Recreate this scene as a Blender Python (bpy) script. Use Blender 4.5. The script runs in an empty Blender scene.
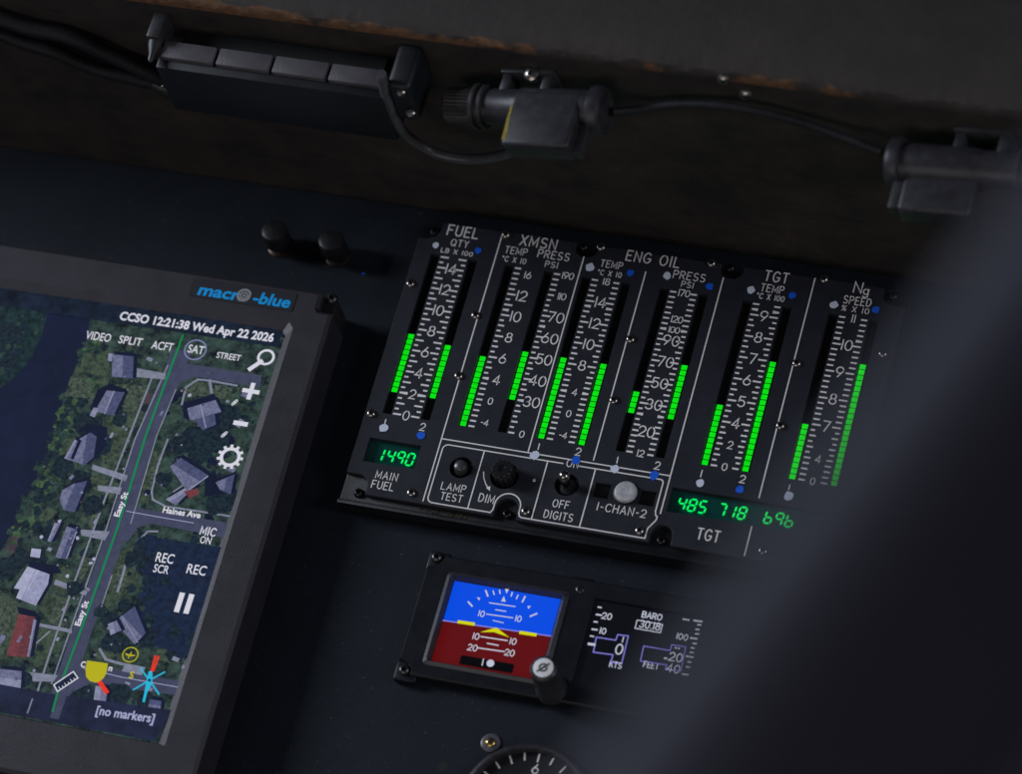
import bpy, bmesh, math, random
from mathutils import Vector, Matrix
from mathutils.geometry import tessellate_polygon

random.seed(7)
S = bpy.context.scene
COL = S.collection
PI = math.pi

# ------------------------------------------------------------------ frame of reference
# The instrument panel stands upright: u runs right along it, v up it, n out of it
# towards the viewer, all in millimetres.  World: X = u, Z = v, Y = -n, in metres.
def P(u, v, n=0.0):
    return Vector((u, -n, v)) * 0.001

# ------------------------------------------------------------------ camera
cam_d = bpy.data.cameras.new("camera")
cam = bpy.data.objects.new("camera", cam_d)
COL.objects.link(cam)
S.camera = cam
AX = Vector((0.9532597, 0.1646843, 0.2533279))      # camera right
AY = Vector((-0.1509956, -0.4665720, 0.8714992))    # camera up
AZ = Vector((0.2617179, -0.8690165, -0.4198977))    # towards the viewer
M = Matrix((AX, AY, AZ)).transposed().to_4x4()
M.translation = Vector((0.60077736, -1.80263574, -0.84389468))
cam.matrix_world = M
cam_d.sensor_width = 36.0
cam_d.lens = 3800.0 / 1022.0 * 36.0
cam_d.clip_start = 0.02
cam_d.clip_end = 50.0
cam_d.dof.use_dof = True
cam_d.dof.focus_distance = 2.06
cam_d.dof.aperture_fstop = 4.8

# ------------------------------------------------------------------ light and exposure
S.render.engine = 'CYCLES'
S.cycles.use_denoising = True
S.cycles.max_bounces = 6
S.render.resolution_x, S.render.resolution_y = 1024, 776
vs = S.view_settings
S.display_settings.display_device = 'sRGB'
vs.view_transform = 'Standard'
vs.look = 'None'
vs.exposure = 0.0
vs.gamma = 1.0
vs.use_curve_mapping = False

W = bpy.data.worlds.new("World")
S.world = W
W.use_nodes = True
bg = W.node_tree.nodes['Background']
bg.inputs[0].default_value = (0.55, 0.60, 0.80, 1)
bg.inputs[1].default_value = 0.045

def area(name, loc, target, sx, sy, power, color):
    d = bpy.data.lights.new(name, 'AREA')
    d.shape = 'RECTANGLE'
    d.size, d.size_y = sx, sy
    d.energy = power
    d.color = color
    o = bpy.data.objects.new(name, d)
    COL.objects.link(o)
    o.location = loc
    o.rotation_euler = (Vector(target) - Vector(loc)).to_track_quat('-Z', 'Y').to_euler()
    return o

area("left_window_light", (-1.75, -0.95, 0.30), (0.10, 0.0, 0.0), 0.65, 0.55, 27.0, (0.82, 0.89, 1.0))
area("right_window_light", (1.9, -1.1, -0.15), (0.1, 0.0, 0.0), 0.6, 0.6, 8.5, (0.90, 0.93, 1.0))
area("underside_fill_light", (-0.1, -1.0, -1.5), (0.1, -0.1, 0.1), 1.4, 0.7, 4.5, (1.0, 0.92, 0.86))  # added fill from below, brightens the underside of the hood

# ------------------------------------------------------------------ materials
def lin(c):
    c = c / 255.0
    return c / 12.92 if c <= 0.04045 else ((c + 0.055) / 1.055) ** 2.4

def rgb(r, g, b):
    return (lin(r), lin(g), lin(b), 1.0)

MATS = {}
def mat(name, col, rough=0.5, metal=0.0, var=0.0, scale=120.0, bump=0.0, bscale=900.0, spec=0.5, emit=None, estr=1.0, col2=None, dust=0.0):
    m = bpy.data.materials.new(name)
    m.use_nodes = True
    nt = m.node_tree
    b = nt.nodes['Principled BSDF']
    b.inputs['Base Color'].default_value = (*col[:3], 1)
    b.inputs['Roughness'].default_value = rough
    b.inputs['Metallic'].default_value = metal
    b.inputs['Specular IOR Level'].default_value = spec
    if emit is not None:
        b.inputs['Emission Color'].default_value = (*emit[:3], 1)
        b.inputs['Emission Strength'].default_value = estr
    if var > 0 or bump > 0:
        tc = nt.nodes.new('ShaderNodeTexCoord')
    if var > 0:
        nz = nt.nodes.new('ShaderNodeTexNoise')
        nz.inputs['Scale'].default_value = scale
        nz.inputs['Detail'].default_value = 8
        nz.inputs['Roughness'].default_value = 0.65
        nt.links.new(tc.outputs['Object'], nz.inputs['Vector'])
        cr = nt.nodes.new('ShaderNodeValToRGB')
        cr.color_ramp.elements[0].position = 0.35
        cr.color_ramp.elements[1].position = 0.68
        lo = [c * (1 - var) for c in col[:3]]
        hi = [min(1, c * (1 + var)) for c in (col2 or col)[:3]]
        cr.color_ramp.elements[0].color = (*lo, 1)
        cr.color_ramp.elements[1].color = (*hi, 1)
        nt.links.new(nz.outputs['Fac'], cr.inputs['Fac'])
        nt.links.new(cr.outputs['Color'], b.inputs['Base Color'])
        mr = nt.nodes.new('ShaderNodeMapRange')
        mr.inputs['To Min'].default_value = max(0.05, rough - 0.12)
        mr.inputs['To Max'].default_value = min(1, rough + 0.12)
        nt.links.new(nz.outputs['Fac'], mr.inputs['Value'])
        nt.links.new(mr.outputs['Result'], b.inputs['Roughness'])
    if bump > 0:
        n2 = nt.nodes.new('ShaderNodeTexNoise')
        n2.inputs['Scale'].default_value = bscale
        n2.inputs['Detail'].default_value = 4
        nt.links.new(tc.outputs['Object'], n2.inputs['Vector'])
        bp = nt.nodes.new('ShaderNodeBump')
        bp.inputs['Strength'].default_value = bump
        bp.inputs['Distance'].default_value = 0.0006
        nt.links.new(n2.outputs['Fac'], bp.inputs['Height'])
        nt.links.new(bp.outputs['Normal'], b.inputs['Normal'])
    if dust > 0:                                # lint and fine scratches on the paint
        src = b.inputs['Base Color'].links[0].from_socket
        dn = nt.nodes.new('ShaderNodeTexNoise')
        dn.inputs['Scale'].default_value = 620
        dn.inputs['Detail'].default_value = 2
        nt.links.new(tc.outputs['Object'], dn.inputs['Vector'])
        dr = nt.nodes.new('ShaderNodeMapRange')
        dr.inputs['From Min'].default_value = 0.70
        dr.inputs['From Max'].default_value = 0.78
        dr.inputs['To Max'].default_value = dust
        nt.links.new(dn.outputs['Fac'], dr.inputs['Value'])
        sc_ = nt.nodes.new('ShaderNodeMapping')
        sc_.inputs['Scale'].default_value = (30, 30, 420)
        sc_.inputs['Rotation'].default_value = (0.2, 0.7, 0.1)
        nt.links.new(tc.outputs['Object'], sc_.inputs['Vector'])
        sn = nt.nodes.new('ShaderNodeTexNoise')
        sn.inputs['Scale'].default_value = 2.2
        nt.links.new(sc_.outputs['Vector'], sn.inputs['Vector'])
        sr = nt.nodes.new('ShaderNodeMapRange')
        sr.inputs['From Min'].default_value = 0.72
        sr.inputs['From Max'].default_value = 0.80
        sr.inputs['To Max'].default_value = dust * .5
        nt.links.new(sn.outputs['Fac'], sr.inputs['Value'])
        mxm = nt.nodes.new('ShaderNodeMath'); mxm.operation = 'MAXIMUM'
        nt.links.new(dr.outputs['Result'], mxm.inputs[0]); nt.links.new(sr.outputs['Result'], mxm.inputs[1])
        mixd = nt.nodes.new('ShaderNodeMix'); mixd.data_type = 'RGBA'
        mixd.inputs[7].default_value = (0.11, 0.11, 0.115, 1)
        nt.links.new(mxm.outputs[0], mixd.inputs[0]); nt.links.new(src, mixd.inputs[6])
        nt.links.new(mixd.outputs[2], b.inputs['Base Color'])
    MATS[name] = m
    return m

def glow(name, r, g, b, strength=1.0, var=0.0, scale=300.0, r2=None):
    """a lit display colour; with var it varies like an aerial picture"""
    m = bpy.data.materials.new(name)
    m.use_nodes = True
    nt = m.node_tree
    p = nt.nodes['Principled BSDF']
    c = rgb(r, g, b)
    p.inputs['Base Color'].default_value = (0.006, 0.006, 0.008, 1)
    p.inputs['Roughness'].default_value = 0.28
    p.inputs['Specular IOR Level'].default_value = 0.35
    p.inputs['Emission Color'].default_value = c
    p.inputs['Emission Strength'].default_value = strength
    if var > 0:
        tc = nt.nodes.new('ShaderNodeTexCoord')
        nz = nt.nodes.new('ShaderNodeTexNoise')
        nz.inputs['Scale'].default_value = scale
        nz.inputs['Detail'].default_value = 9
        nz.inputs['Roughness'].default_value = 0.72
        nt.links.new(tc.outputs['Object'], nz.inputs['Vector'])
        cr = nt.nodes.new('ShaderNodeValToRGB')
        cr.color_ramp.elements[0].position = 0.36
        cr.color_ramp.elements[1].position = 0.64
        d = r2 or (r, g, b)
        cr.color_ramp.elements[0].color = rgb(r * (1 - var), g * (1 - var), b * (1 - var))
        cr.color_ramp.elements[1].color = rgb(min(255, d[0] * (1 + var)), min(255, d[1] * (1 + var)), min(255, d[2] * (1 + var)))
        nt.links.new(nz.outputs['Fac'], cr.inputs['Fac'])
        nt.links.new(cr.outputs['Color'], p.inputs['Emission Color'])
    MATS[name] = m
    return m

mat('panel_paint', (0.0085, 0.0125, 0.0200), 0.55, var=0.10, scale=25, bump=0.3, bscale=1500, spec=.25, dust=.6)
mat('plate_paint', (0.0195, 0.0210, 0.031), 0.50, var=0.10, scale=90, bump=0.25, bscale=2200, spec=.35, dust=.35)
mat('housing_paint', (0.0045, 0.005, 0.007), 0.40, var=0.2, scale=120, bump=0.2, bscale=1800)
mat('bezel_paint', (0.032, 0.029, 0.039), 0.42, var=0.08, scale=60, bump=0.25, bscale=2500, spec=.45, dust=.3)
mat('black_plastic', (0.016, 0.016, 0.018), 0.45, var=0.2, scale=200)
mat('knob_black', (0.010, 0.010, 0.012), 0.4, var=0.2, scale=300)
mat('deep_black', (0.004, 0.004, 0.005), 0.6)
mat('slot_black', (0.007, 0.007, 0.008), 0.25)
mat('legend_white', (0.88, 0.86, 0.86), 0.6, var=0.05, scale=900)
mat('dot_white', (0.70, 0.76, 0.92), 0.5, var=0.08, scale=600)
mat('dot_blue', (0.008, 0.13, 0.80), 0.45, var=0.15, scale=600)
mat('screw_steel', (0.42, 0.39, 0.37), 0.28, metal=1.0, var=0.3, scale=900)
mat('screw_dark', (0.10, 0.095, 0.10), 0.35, metal=0.9, var=0.3, scale=900)
mat('screw_black', (0.03, 0.03, 0.032), 0.35, metal=.8)
mat('brass', (0.50, 0.36, 0.12), 0.3, metal=1.0, var=0.3, scale=900)
mat('button_grey', (0.66, 0.66, 0.68), 0.35, metal=0.35, var=0.2, scale=500)
mat('toggle_steel', (0.36, 0.34, 0.33), 0.22, metal=1.0)
mat('window_teal', (0.004, 0.058, 0.048), 0.22)
mat('rubber_grey', (0.012, 0.012, 0.016), 0.62, var=0.35, scale=150, bump=0.5, bscale=500, spec=.3)
mat('lamp_black', (0.027, 0.026, 0.032), 0.42, var=0.25, scale=160, bump=0.2, bscale=1200)
mat('lamp_brown', (0.034, 0.031, 0.030), 0.5, var=0.25, scale=160)
mat('tile_grey', (0.085, 0.078, 0.090), 0.5, var=0.15, scale=120, bump=0.3, bscale=800)
mat('box_blue_black', (0.0065, 0.008, 0.012), 0.5, var=0.2, scale=80)
mat('bracket_grey', (0.028, 0.028, 0.032), 0.45, var=0.25, scale=120)
mat('yellow_primer', (0.30, 0.23, 0.03), 0.6, var=0.3, scale=400)
mat('paper_white', (0.92, 0.92, 0.95), 0.4)
mat('seat_cloth', (0.064, 0.063, 0.096), 0.9, var=0.15, scale=300, bump=0.5, bscale=1600)
_p = MATS['seat_cloth'].node_tree.nodes['Principled BSDF']
_p.inputs['Sheen Weight'].default_value = 0.6
_p.inputs['Sheen Roughness'].default_value = 0.45
_p.inputs['Sheen Tint'].default_value = (0.75, 0.82, 1.0, 1)
mat('dial_black', (0.010, 0.010, 0.012), 0.4)
mat('button_dark', (0.10, 0.10, 0.11), 0.35, metal=.5, var=.2, scale=600)
mat('knob_gloss', (0.014, 0.014, 0.016), 0.18, spec=.7)
mat('badge_black', (0.020, 0.021, 0.030), 0.45)
mat('badge_blue', (0.004, 0.42, 0.98), 0.4)
mat('badge_silver', (0.55, 0.55, 0.58), 0.3, metal=.5)
mat('esis_paint', (0.0085, 0.010, 0.015), 0.42, var=.15, scale=100, bump=.2, bscale=2000, spec=.25)
mat('frame_grey', (0.036, 0.038, 0.047), 0.4, var=.15, scale=200)
mat('slip_black', (0.002, 0.002, 0.003), .3)
mat('washer_grey', (0.13, 0.12, 0.14), 0.4, metal=.3, var=.2, scale=300)
mat('ring_brass', (0.060, 0.046, 0.035), 0.35, metal=.8, var=.3, scale=300)
mat('lens_glass', (0.25, 0.24, 0.22), 0.12, spec=.6)
mat('cable_grey', (0.070, 0.070, 0.080), 0.35, var=.2, scale=200)

# ------------------------------------------------------------------ mesh builder
class MB:
    def __init__(self):
        self.bm = bmesh.new()
        self.mats = []
        self.k = 0
    def mi(self, m):
        if m not in self.mats:
            self.mats.append(m)
        return self.mats.index(m)
    def face(self, vs, m):
        try:
            f = self.bm.faces.new(vs)
        except ValueError:
            return None
        f.material_index = self.mi(m)
        return f
    def poly(self, pts, n, m):
        """flat polygon (any outline) on the plane n"""
        v3 = [Vector((p[0], p[1], 0)) for p in pts]
        bv = [self.bm.verts.new(P(p[0], p[1], n)) for p in pts]
        if len(pts) <= 4:
            self.face(bv, m)
        else:
            for t in tessellate_polygon([v3]):
                self.face([bv[i] for i in t], m)
    def ngon(self, c, r, n, m, seg=24, ry=None, wob=0.0):
        pts = []
        for i in range(seg):
            a = 2 * PI * i / seg
            k = 1 + random.uniform(-wob, wob)
            pts.append((c[0] + r * k * math.cos(a), c[1] + (ry or r) * k * math.sin(a)))
        self.poly(pts, n, m)
    def ring(self, c, r0, r1, n, m, seg=40, a0=0.0, a1=2 * PI):
        full = abs(a1 - a0 - 2 * PI) < 1e-6
        k = seg if full else seg + 1
        A, B = [], []
        for i in range(k):
            a = a0 + (a1 - a0) * i / seg
            A.append(self.bm.verts.new(P(c[0] + r0 * math.cos(a), c[1] + r0 * math.sin(a), n)))
            B.append(self.bm.verts.new(P(c[0] + r1 * math.cos(a), c[1] + r1 * math.sin(a), n)))
        for i in range(seg):
            j = (i + 1) % k
            self.face([A[i], B[i], B[j], A[j]], m)
    def ribbon(self, pts, w, n, m, closed=False):
        """a painted stroke of width w along a polyline, mitred"""
        pts = [Vector((p[0], p[1])) for p in pts]
        q = [pts[0]]
        for p in pts[1:]:
            if (p - q[-1]).length > 1e-5:
                q.append(p)
        pts = q
        if closed and (pts[0] - pts[-1]).length < 1e-4:
            pts.pop()
        N = len(pts)
        if N < 2:
            return
        if not closed:
            d0 = (pts[1] - pts[0]).normalized(); d1 = (pts[-1] - pts[-2]).normalized()
            pts[0] = pts[0] - d0 * w * 0.4; pts[-1] = pts[-1] + d1 * w * 0.4
        L, R = [], []
        for i in range(N):
            a = pts[i] - pts[i - 1] if (i > 0 or closed) else pts[1] - pts[0]
            b = pts[(i + 1) % N] - pts[i] if (i < N - 1 or closed) else a
            a = a.normalized(); b = b.normalized()
            na = Vector((-a.y, a.x)); nb = Vector((-b.y, b.x))
            mv = na + nb
            if mv.length < 1e-3:
                mv = na
            mv.normalize()
            c = max(0.45, mv.dot(na))
            o = mv * (w / 2 / c)
            L.append(self.bm.verts.new(P(*(pts[i] + o), n)))
            R.append(self.bm.verts.new(P(*(pts[i] - o), n)))
        for i in range(N if closed else N - 1):
            j = (i + 1) % N
            self.face([L[i], L[j], R[j], R[i]], m)
    def stroke(self, pts, w, n, m, closed=False):
        self.k = (self.k + 1) % 12
        self.ribbon(pts, w, n + 0.012 * self.k, m, closed)
    def plate(self, outer, holes, n1, n0, m, ch=0.0, mwall=None, back=False):
        """a sheet with cut-outs: front face at n1, walls down to n0, chamfered outline"""
        mwall = mwall or m
        def ins(loop, d):
            r = []
            N = len(loop)
            area2 = sum(loop[i][0] * loop[(i + 1) % N][1] - loop[(i + 1) % N][0] * loop[i][1] for i in range(N))
            s = 1 if area2 > 0 else -1
            for i in range(N):
                a = Vector(loop[i]) - Vector(loop[i - 1]); b = Vector(loop[(i + 1) % N]) - Vector(loop[i])
                a.normalize(); b.normalize()
                na = Vector((-a.y, a.x)) * s; nb = Vector((-b.y, b.x)) * s
                mv = na + nb
                if mv.length < 1e-3: mv = na
                mv.normalize()
                r.append(Vector(loop[i]) + mv * d / max(0.4, mv.dot(na)))
            return r
        loops = [ins(outer, ch) if ch else [Vector(p) for p in outer]] + [[Vector(p) for p in h] for h in holes]
        flat, bv = [], []
        for lp in loops:
            flat += lp
            bv += [self.bm.verts.new(P(p[0], p[1], n1)) for p in lp]
        tris = tessellate_polygon([[Vector((p[0], p[1], 0)) for p in lp] for lp in loops])
        for t in tris:
            self.face([bv[i] for i in t], m)
        k = 0
        for li, lp in enumerate(loops):
            top = bv[k:k + len(lp)]
            k += len(lp)
            N = len(lp)
            if li == 0 and ch:
                mid = [self.bm.verts.new(P(p[0], p[1], n1 - ch)) for p in outer]
                for i in range(N):
                    self.face([top[i], top[(i + 1) % N], mid[(i + 1) % N], mid[i]], m)
                top = mid
                src = outer
            else:
                src = lp
            bot = [self.bm.verts.new(P(p[0], p[1], n0)) for p in src]
            for i in range(N):
                self.face([top[i], top[(i + 1) % N], bot[(i + 1) % N], bot[i]], mwall)
            if back and li == 0:
                for t in tessellate_polygon([[Vector((p[0], p[1], 0)) for p in src]]):
                    self.face([bot[i] for i in t], mwall)
    def box(self, u0, u1, v0, v1, n0, n1, m, bev=0.0, seg=2):
        t = bmesh.new()
        r = bmesh.ops.create_cube(t, size=1.0)
        a, b = P(u0, v0, n0), P(u1, v1, n1)
        c = (a + b) / 2; d = b - a
        for v in t.verts:
            v.co = Vector((v.co.x * abs(d.x), v.co.y * abs(d.y), v.co.z * abs(d.z))) + c
        if bev:
            bmesh.ops.bevel(t, geom=t.edges[:], offset=bev * 0.001, segments=seg, profile=0.5, affect='EDGES')
        self.merge(t, m)
    def merge(self, t, m, mx=None):
        idx = self.mi(m)
        mp = {}
        for v in t.verts:
            mp[v] = self.bm.verts.new(v.co)
        for f in t.faces:
            g = self.bm.faces.new([mp[v] for v in f.verts])
            g.material_index = idx
        t.free()
    def lathe(self, org, axis, prof, m, seg=32, cap=True, mcap=None, flute=0, fd=0.0):
        """profile of (radius, height) in mm turned round an axis; org is a world point"""
        axis = Vector(axis).normalized()
        x = axis.orthogonal().normalized(); y = axis.cross(x)
        rings = []
        for r, h in prof:
            ring = []
            for i in range(seg):
                a = 2 * PI * i / seg
                rr = r * (1 - fd * (0.5 + 0.5 * math.cos(flute * a)) ) if flute else r
                ring.append(self.bm.verts.new(org + (x * math.cos(a) + y * math.sin(a)) * rr * 0.001 + axis * h * 0.001))
            rings.append(ring)
        for a, b in zip(rings, rings[1:]):
            for i in range(seg):
                j = (i + 1) % seg
                self.face([a[i], a[j], b[j], b[i]], m)
        if cap:
            self.face(rings[-1], mcap or m)
            self.face(rings[0][::-1], m)
    def tube(self, pts, r, m, seg=12, smooth=6):
        """cable through world points (Catmull-Rom)"""
        pts = [Vector(p) for p in pts]
        q = []
        for i in range(len(pts) - 1):
            p0, p1, p2 = pts[max(0, i - 1)], pts[i], pts[i + 1]
            p3 = pts[min(len(pts) - 1, i + 2)]
            for s in range(smooth):
                t = s / smooth
                q.append(0.5 * (2 * p1 + (p2 - p0) * t + (2 * p0 - 5 * p1 + 4 * p2 - p3) * t * t + (3 * p1 - p0 - 3 * p2 + p3) * t ** 3))
        q.append(pts[-1])
        rings = []
        up = Vector((0.3, 0.2, 1))
        for i, p in enumerate(q):
            d = (q[min(i + 1, len(q) - 1)] - q[max(i - 1, 0)]).normalized()
            x = d.cross(up).normalized(); y = x.cross(d).normalized()
            up = y
            rings.append([self.bm.verts.new(p + (x * math.cos(2 * PI * k / seg) + y * math.sin(2 * PI * k / seg)) * r * 0.001) for k in range(seg)])
        for a, b in zip(rings, rings[1:]):
            for i in range(seg):
                self.face([a[i], a[(i + 1) % seg], b[(i + 1) % seg], b[i]], m)
        self.face(rings[0][::-1], m); self.face(rings[-1], m)
    def build(self, name, parent=None, origin=None, flat=False, label=None, fix=True):
        root = parent
        o0 = Vector((0, 0, 0))
        while root is not None:
            o0 = o0 + root.location
            root = root.parent
        loc = Vector(origin) - o0 if origin is not None else Vector((0, 0, 0))
        for v in self.bm.verts:
            v.co -= o0 + loc
        if fix:
            bmesh.ops.recalc_face_normals(self.bm, faces=self.bm.faces[:])
        me = bpy.data.meshes.new(name)
        self.bm.to_mesh(me)
        self.bm.free()
        for m in self.mats:
            me.materials.append(MATS[m])
        if not flat:
            me.polygons.foreach_set('use_smooth', [True] * len(me.polygons))
            me.set_sharp_from_angle(angle=math.radians(32))
        o = bpy.data.objects.new(name, me)
        COL.objects.link(o)
        o.location = loc
        if parent is not None:
            o.parent = parent
        if label:
            o['label'] = label
        return o

def thing(name, label, cat, loc, group=None):
    o = bpy.data.objects.new(name, None)
    o.empty_display_size = 0.02
    COL.objects.link(o)
    o.location = loc
    o['label'] = label
    o['category'] = cat
    if group:
        o['group'] = group
    return o

def tag(o, label, cat, group=None):
    o['label'] = label
    o['category'] = cat
    if group:
        o['group'] = group
    return o

def copy_part(src, parent, world, label=None):
    c = src.copy()
    COL.objects.link(c)
    c.parent = parent
    o0 = Vector((0, 0, 0)); r = parent
    while r is not None:
        o0 = o0 + r.location
        r = r.parent
    c.location = Vector(world) - o0
    return c

def rrect(u0, u1, v0, v1, r, seg=5):
    pts = []
    for cx, cy, a in ((u1 - r, v1 - r, 0), (u0 + r, v1 - r, 90), (u0 + r, v0 + r, 180), (u1 - r, v0 + r, 270)):
        for i in range(seg + 1):
            t = math.radians(a + 90 * i / seg)
            pts.append((cx + r * math.cos(t), cy + r * math.sin(t)))
    return pts

def rect(u0, u1, v0, v1):
    return [(u0, v0), (u1, v0), (u1, v1), (u0, v1)]

def circ(c, r, seg=28):
    return [(c[0] + r * math.cos(2 * PI * i / seg), c[1] + r * math.sin(2 * PI * i / seg)) for i in range(seg)]

# ------------------------------------------------------------------ engraved single-stroke lettering
def arc(cx, cy, rx, ry, a0, a1, n=14):
    return [(cx + rx * math.cos(math.radians(a0 + (a1 - a0) * i / n)), cy + ry * math.sin(math.radians(a0 + (a1 - a0) * i / n))) for i in range(n + 1)]

G = {
 '0': (0.62, [arc(.31, .5, .31, .5, 90, 450, 24)]),
 '1': (0.10, [[(.05, 0), (.05, 1)]]),
 '2': (0.60, [arc(.3, .70, .29, .30, 165, -35) + [(0, 0), (.6, 0)]]),
 '3': (0.60, [arc(.29, .74, .26, .26, 150, -90) + arc(.29, .25, .30, .25, 90, -155)[1:]]),
 '4': (0.64, [[(.46, 0), (.46, 1), (0, .28), (.64, .28)]]),
 '5': (0.60, [[(.54, 1), (.10, 1), (.05, .54)] + arc(.29, .32, .31, .32, 130, -150)]),
 '6': (0.62, [arc(.31, .31, .31, .31, 0, 360, 22), [(.03, .42), (.42, 1)]]),
 '7': (0.60, [[(0, 1), (.6, 1), (.2, 0)]]),
 '8': (0.62, [arc(.31, .765, .245, .235, 90, 450, 20), arc(.31, .265, .31, .265, 90, 450, 22)]),
 '9': (0.62, [arc(.31, .69, .31, .31, 0, 360, 22), [(.59, .58), (.20, 0)]]),
 'A': (0.70, [[(0, 0), (.35, 1), (.70, 0)], [(.12, .34), (.58, .34)]]),
 'B': (0.60, [[(0, 0), (0, 1), (.32, 1)] + arc(.32, .765, .25, .235, 90, -90, 10) + [(0, .53)], [(.32, .53)] + arc(.32, .265, .28, .265, 90, -90, 10) + [(0, 0)]]),
 'C': (0.66, [arc(.37, .5, .37, .5, 42, 318, 18)]),
 'D': (0.64, [[(0, 0), (0, 1), (.22, 1)] + arc(.22, .5, .42, .5, 90, -90, 14) + [(0, 0)]]),
 'E': (0.54, [[(.54, 1), (0, 1), (0, 0), (.54, 0)], [(0, .52), (.44, .52)]]),
 'F': (0.54, [[(.54, 1), (0, 1), (0, 0)], [(0, .52), (.44, .52)]]),
 'G': (0.70, [arc(.37, .5, .37, .5, 42, 330, 18) + [(.70, .44), (.42, .44)]]),
 'H': (0.62, [[(0, 0), (0, 1)], [(.62, 0), (.62, 1)], [(0, .52), (.62, .52)]]),
 'I': (0.10, [[(.05, 0), (.05, 1)]]),
 'K': (0.60, [[(0, 0), (0, 1)], [(.58, 1), (0, .38)], [(.2, .58), (.6, 0)]]),
 'L': (0.52, [[(0, 1), (0, 0), (.52, 0)]]),
 'M': (0.76, [[(0, 0), (0, 1), (.38, .2), (.76, 1), (.76, 0)]]),
 'N': (0.62, [[(0, 0), (0, 1), (.62, 0), (.62, 1)]]),
 'O': (0.74, [arc(.37, .5, .37, .5, 90, 450, 24)]),
 'P': (0.58, [[(0, 0), (0, 1), (.32, 1)] + arc(.32, .74, .26, .26, 90, -90, 10) + [(0, .48)]]),
 'Q': (0.76, [arc(.37, .5, .37, .5, 90, 450, 24), [(.46, .26), (.76, -.04)]]),
 'R': (0.60, [[(0, 0), (0, 1), (.32, 1)] + arc(.32, .74, .26, .26, 90, -90, 10) + [(0, .48)], [(.28, .48), (.60, 0)]]),
 'S': (0.60, [arc(.30, .745, .27, .255, 35, 270, 12) + arc(.30, .245, .30, .245, 90, -145, 12)[1:]]),
 'T': (0.60, [[(0, 1), (.6, 1)], [(.3, 1), (.3, 0)]]),
 'U': (0.62, [[(0, 1), (0, .31)] + arc(.31, .31, .31, .31, 180, 360, 12) + [(.62, 1)]]),
 'V': (0.66, [[(0, 1), (.33, 0), (.66, 1)]]),
 'W': (0.90, [[(0, 1), (.22, 0), (.45, .8), (.68, 0), (.90, 1)]]),
 'X': (0.62, [[(0, 0), (.62, 1)], [(0, 1), (.62, 0)]]),
 'Y': (0.64, [[(0, 1), (.32, .48), (.64, 1)], [(.32, .48), (.32, 0)]]),
 'g': (0.50, [arc(.25, .33, .25, .30, 90, 450, 18), [(.5, .63), (.5, -.10)] + arc(.25, -.10, .25, .22, 0, -150, 8)]),
 '%': (0.70, [[(.05, 0), (.65, 1)], arc(.14, .80, .13, .18, 0, 360, 10), arc(.56, .20, .13, .18, 0, 360, 10)]),
 'o': (0.26, [arc(.13, .86, .12, .13, 0, 360, 12)]),
 '-': (0.34, [[(.04, .46), (.30, .46)]]),
 '.': (0.12, [[(.04, .02), (.08, .06)]]),
 '=': (0.5, [[(.0, .62), (.5, .62)], [(0, .36), (.5, .36)]]),
 ' ': (0.36, []),
}

def text_width(s, gap):
    return sum(G[c][0] for c in s) + gap * (len(s) - 1)

def write(mb, s, a, b=None, h=4.0, n=0.05, m='legend_white', w=None, gap=0.24, anchor='l', ang=0.0, slant=0.0):
    """engraved text; a = left end of the baseline, b = right end (fits the width); or centred at a"""
    w = w or max(0.50, h * 0.135)
    tw = text_width(s, gap)
    if b is not None:
        sx = (b[0] - a[0]) / tw
        u0, v0 = a[0], (a[1] + b[1]) / 2
    else:
        sx = h
        u0, v0 = a
        if anchor == 'c':
            u0 -= tw * h / 2; v0 -= h / 2
        elif anchor == 'r':
            u0 -= tw * h
    x = 0.0
    for c in s:
        gw, strokes = G[c]
        for st in strokes:
            pts = [(u0 + (x + px) * sx + slant * py * h, v0 + py * h) for px, py in st]
            mb.stroke(pts, w, n, m)
        x += gw + gap

# printed / screen text: the built-in sans face turned into mesh
_tc = {}
def text_mesh(s, bold=0.018):
    key = (s, bold)
    if key not in _tc:
        c = bpy.data.curves.new('t', 'FONT')
        c.body = s
        c.size = 1.0
        c.offset = bold
        c.resolution_u = 3
        o = bpy.data.objects.new('t', c)
        COL.objects.link(o)
        dg = bpy.context.evaluated_depsgraph_get()
        me = bpy.data.meshes.new_from_object(o.evaluated_get(dg))
        vs_ = [(v.co.x, v.co.y) for v in me.vertices]
        fs = [list(p.vertices) for p in me.polygons]
        bpy.data.objects.remove(o); bpy.data.curves.remove(c); bpy.data.meshes.remove(me)
        _tc[key] = (vs_, fs)
    return _tc[key]

def stamp(mb, s, a, b, h, n, m, bold=0.018, slant=0.0):
    """screen text from baseline end a to baseline end b, capital height h"""
    vs_, fs = text_mesh(s, bold)
    hv, _ = text_mesh('H', bold)
    cap = max(y for _, y in hv)
    x0 = min(x for x, _ in vs_); x1 = max(x for x, _ in vs_)
    d = Vector((b[0] - a[0], b[1] - a[1]))
    sx = d.length / (x1 - x0)
    d.normalize(); e = Vector((-d.y, d.x))
    bv = []
    for x, y in vs_:
        q = Vector(a) + d * ((x - x0) * sx + slant * y / cap * h) + e * (y / cap * h)
        bv.append(mb.bm.verts.new(P(q.x, q.y, n)))
    for f in fs:
        mb.face([bv[i] for i in f], m)

# ------------------------------------------------------------------ screws
def screw_mesh(name, r, m='screw_steel', parent=None, at=(0, 0, 0), h=1.4):
    mb = MB()
    o = Vector(at)
    ax = (0, -1, 0)
    mb.lathe(o, ax, [(r * 1.0, -0.3), (r * 1.0, h * .25), (r * .9, h * .6), (r * .68, h * .9), (r * .46, h), (r * .42, h), (r * .38, h * .35)], m, seg=20, mcap='deep_black')
    return mb.build(name, parent, origin=o)

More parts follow.
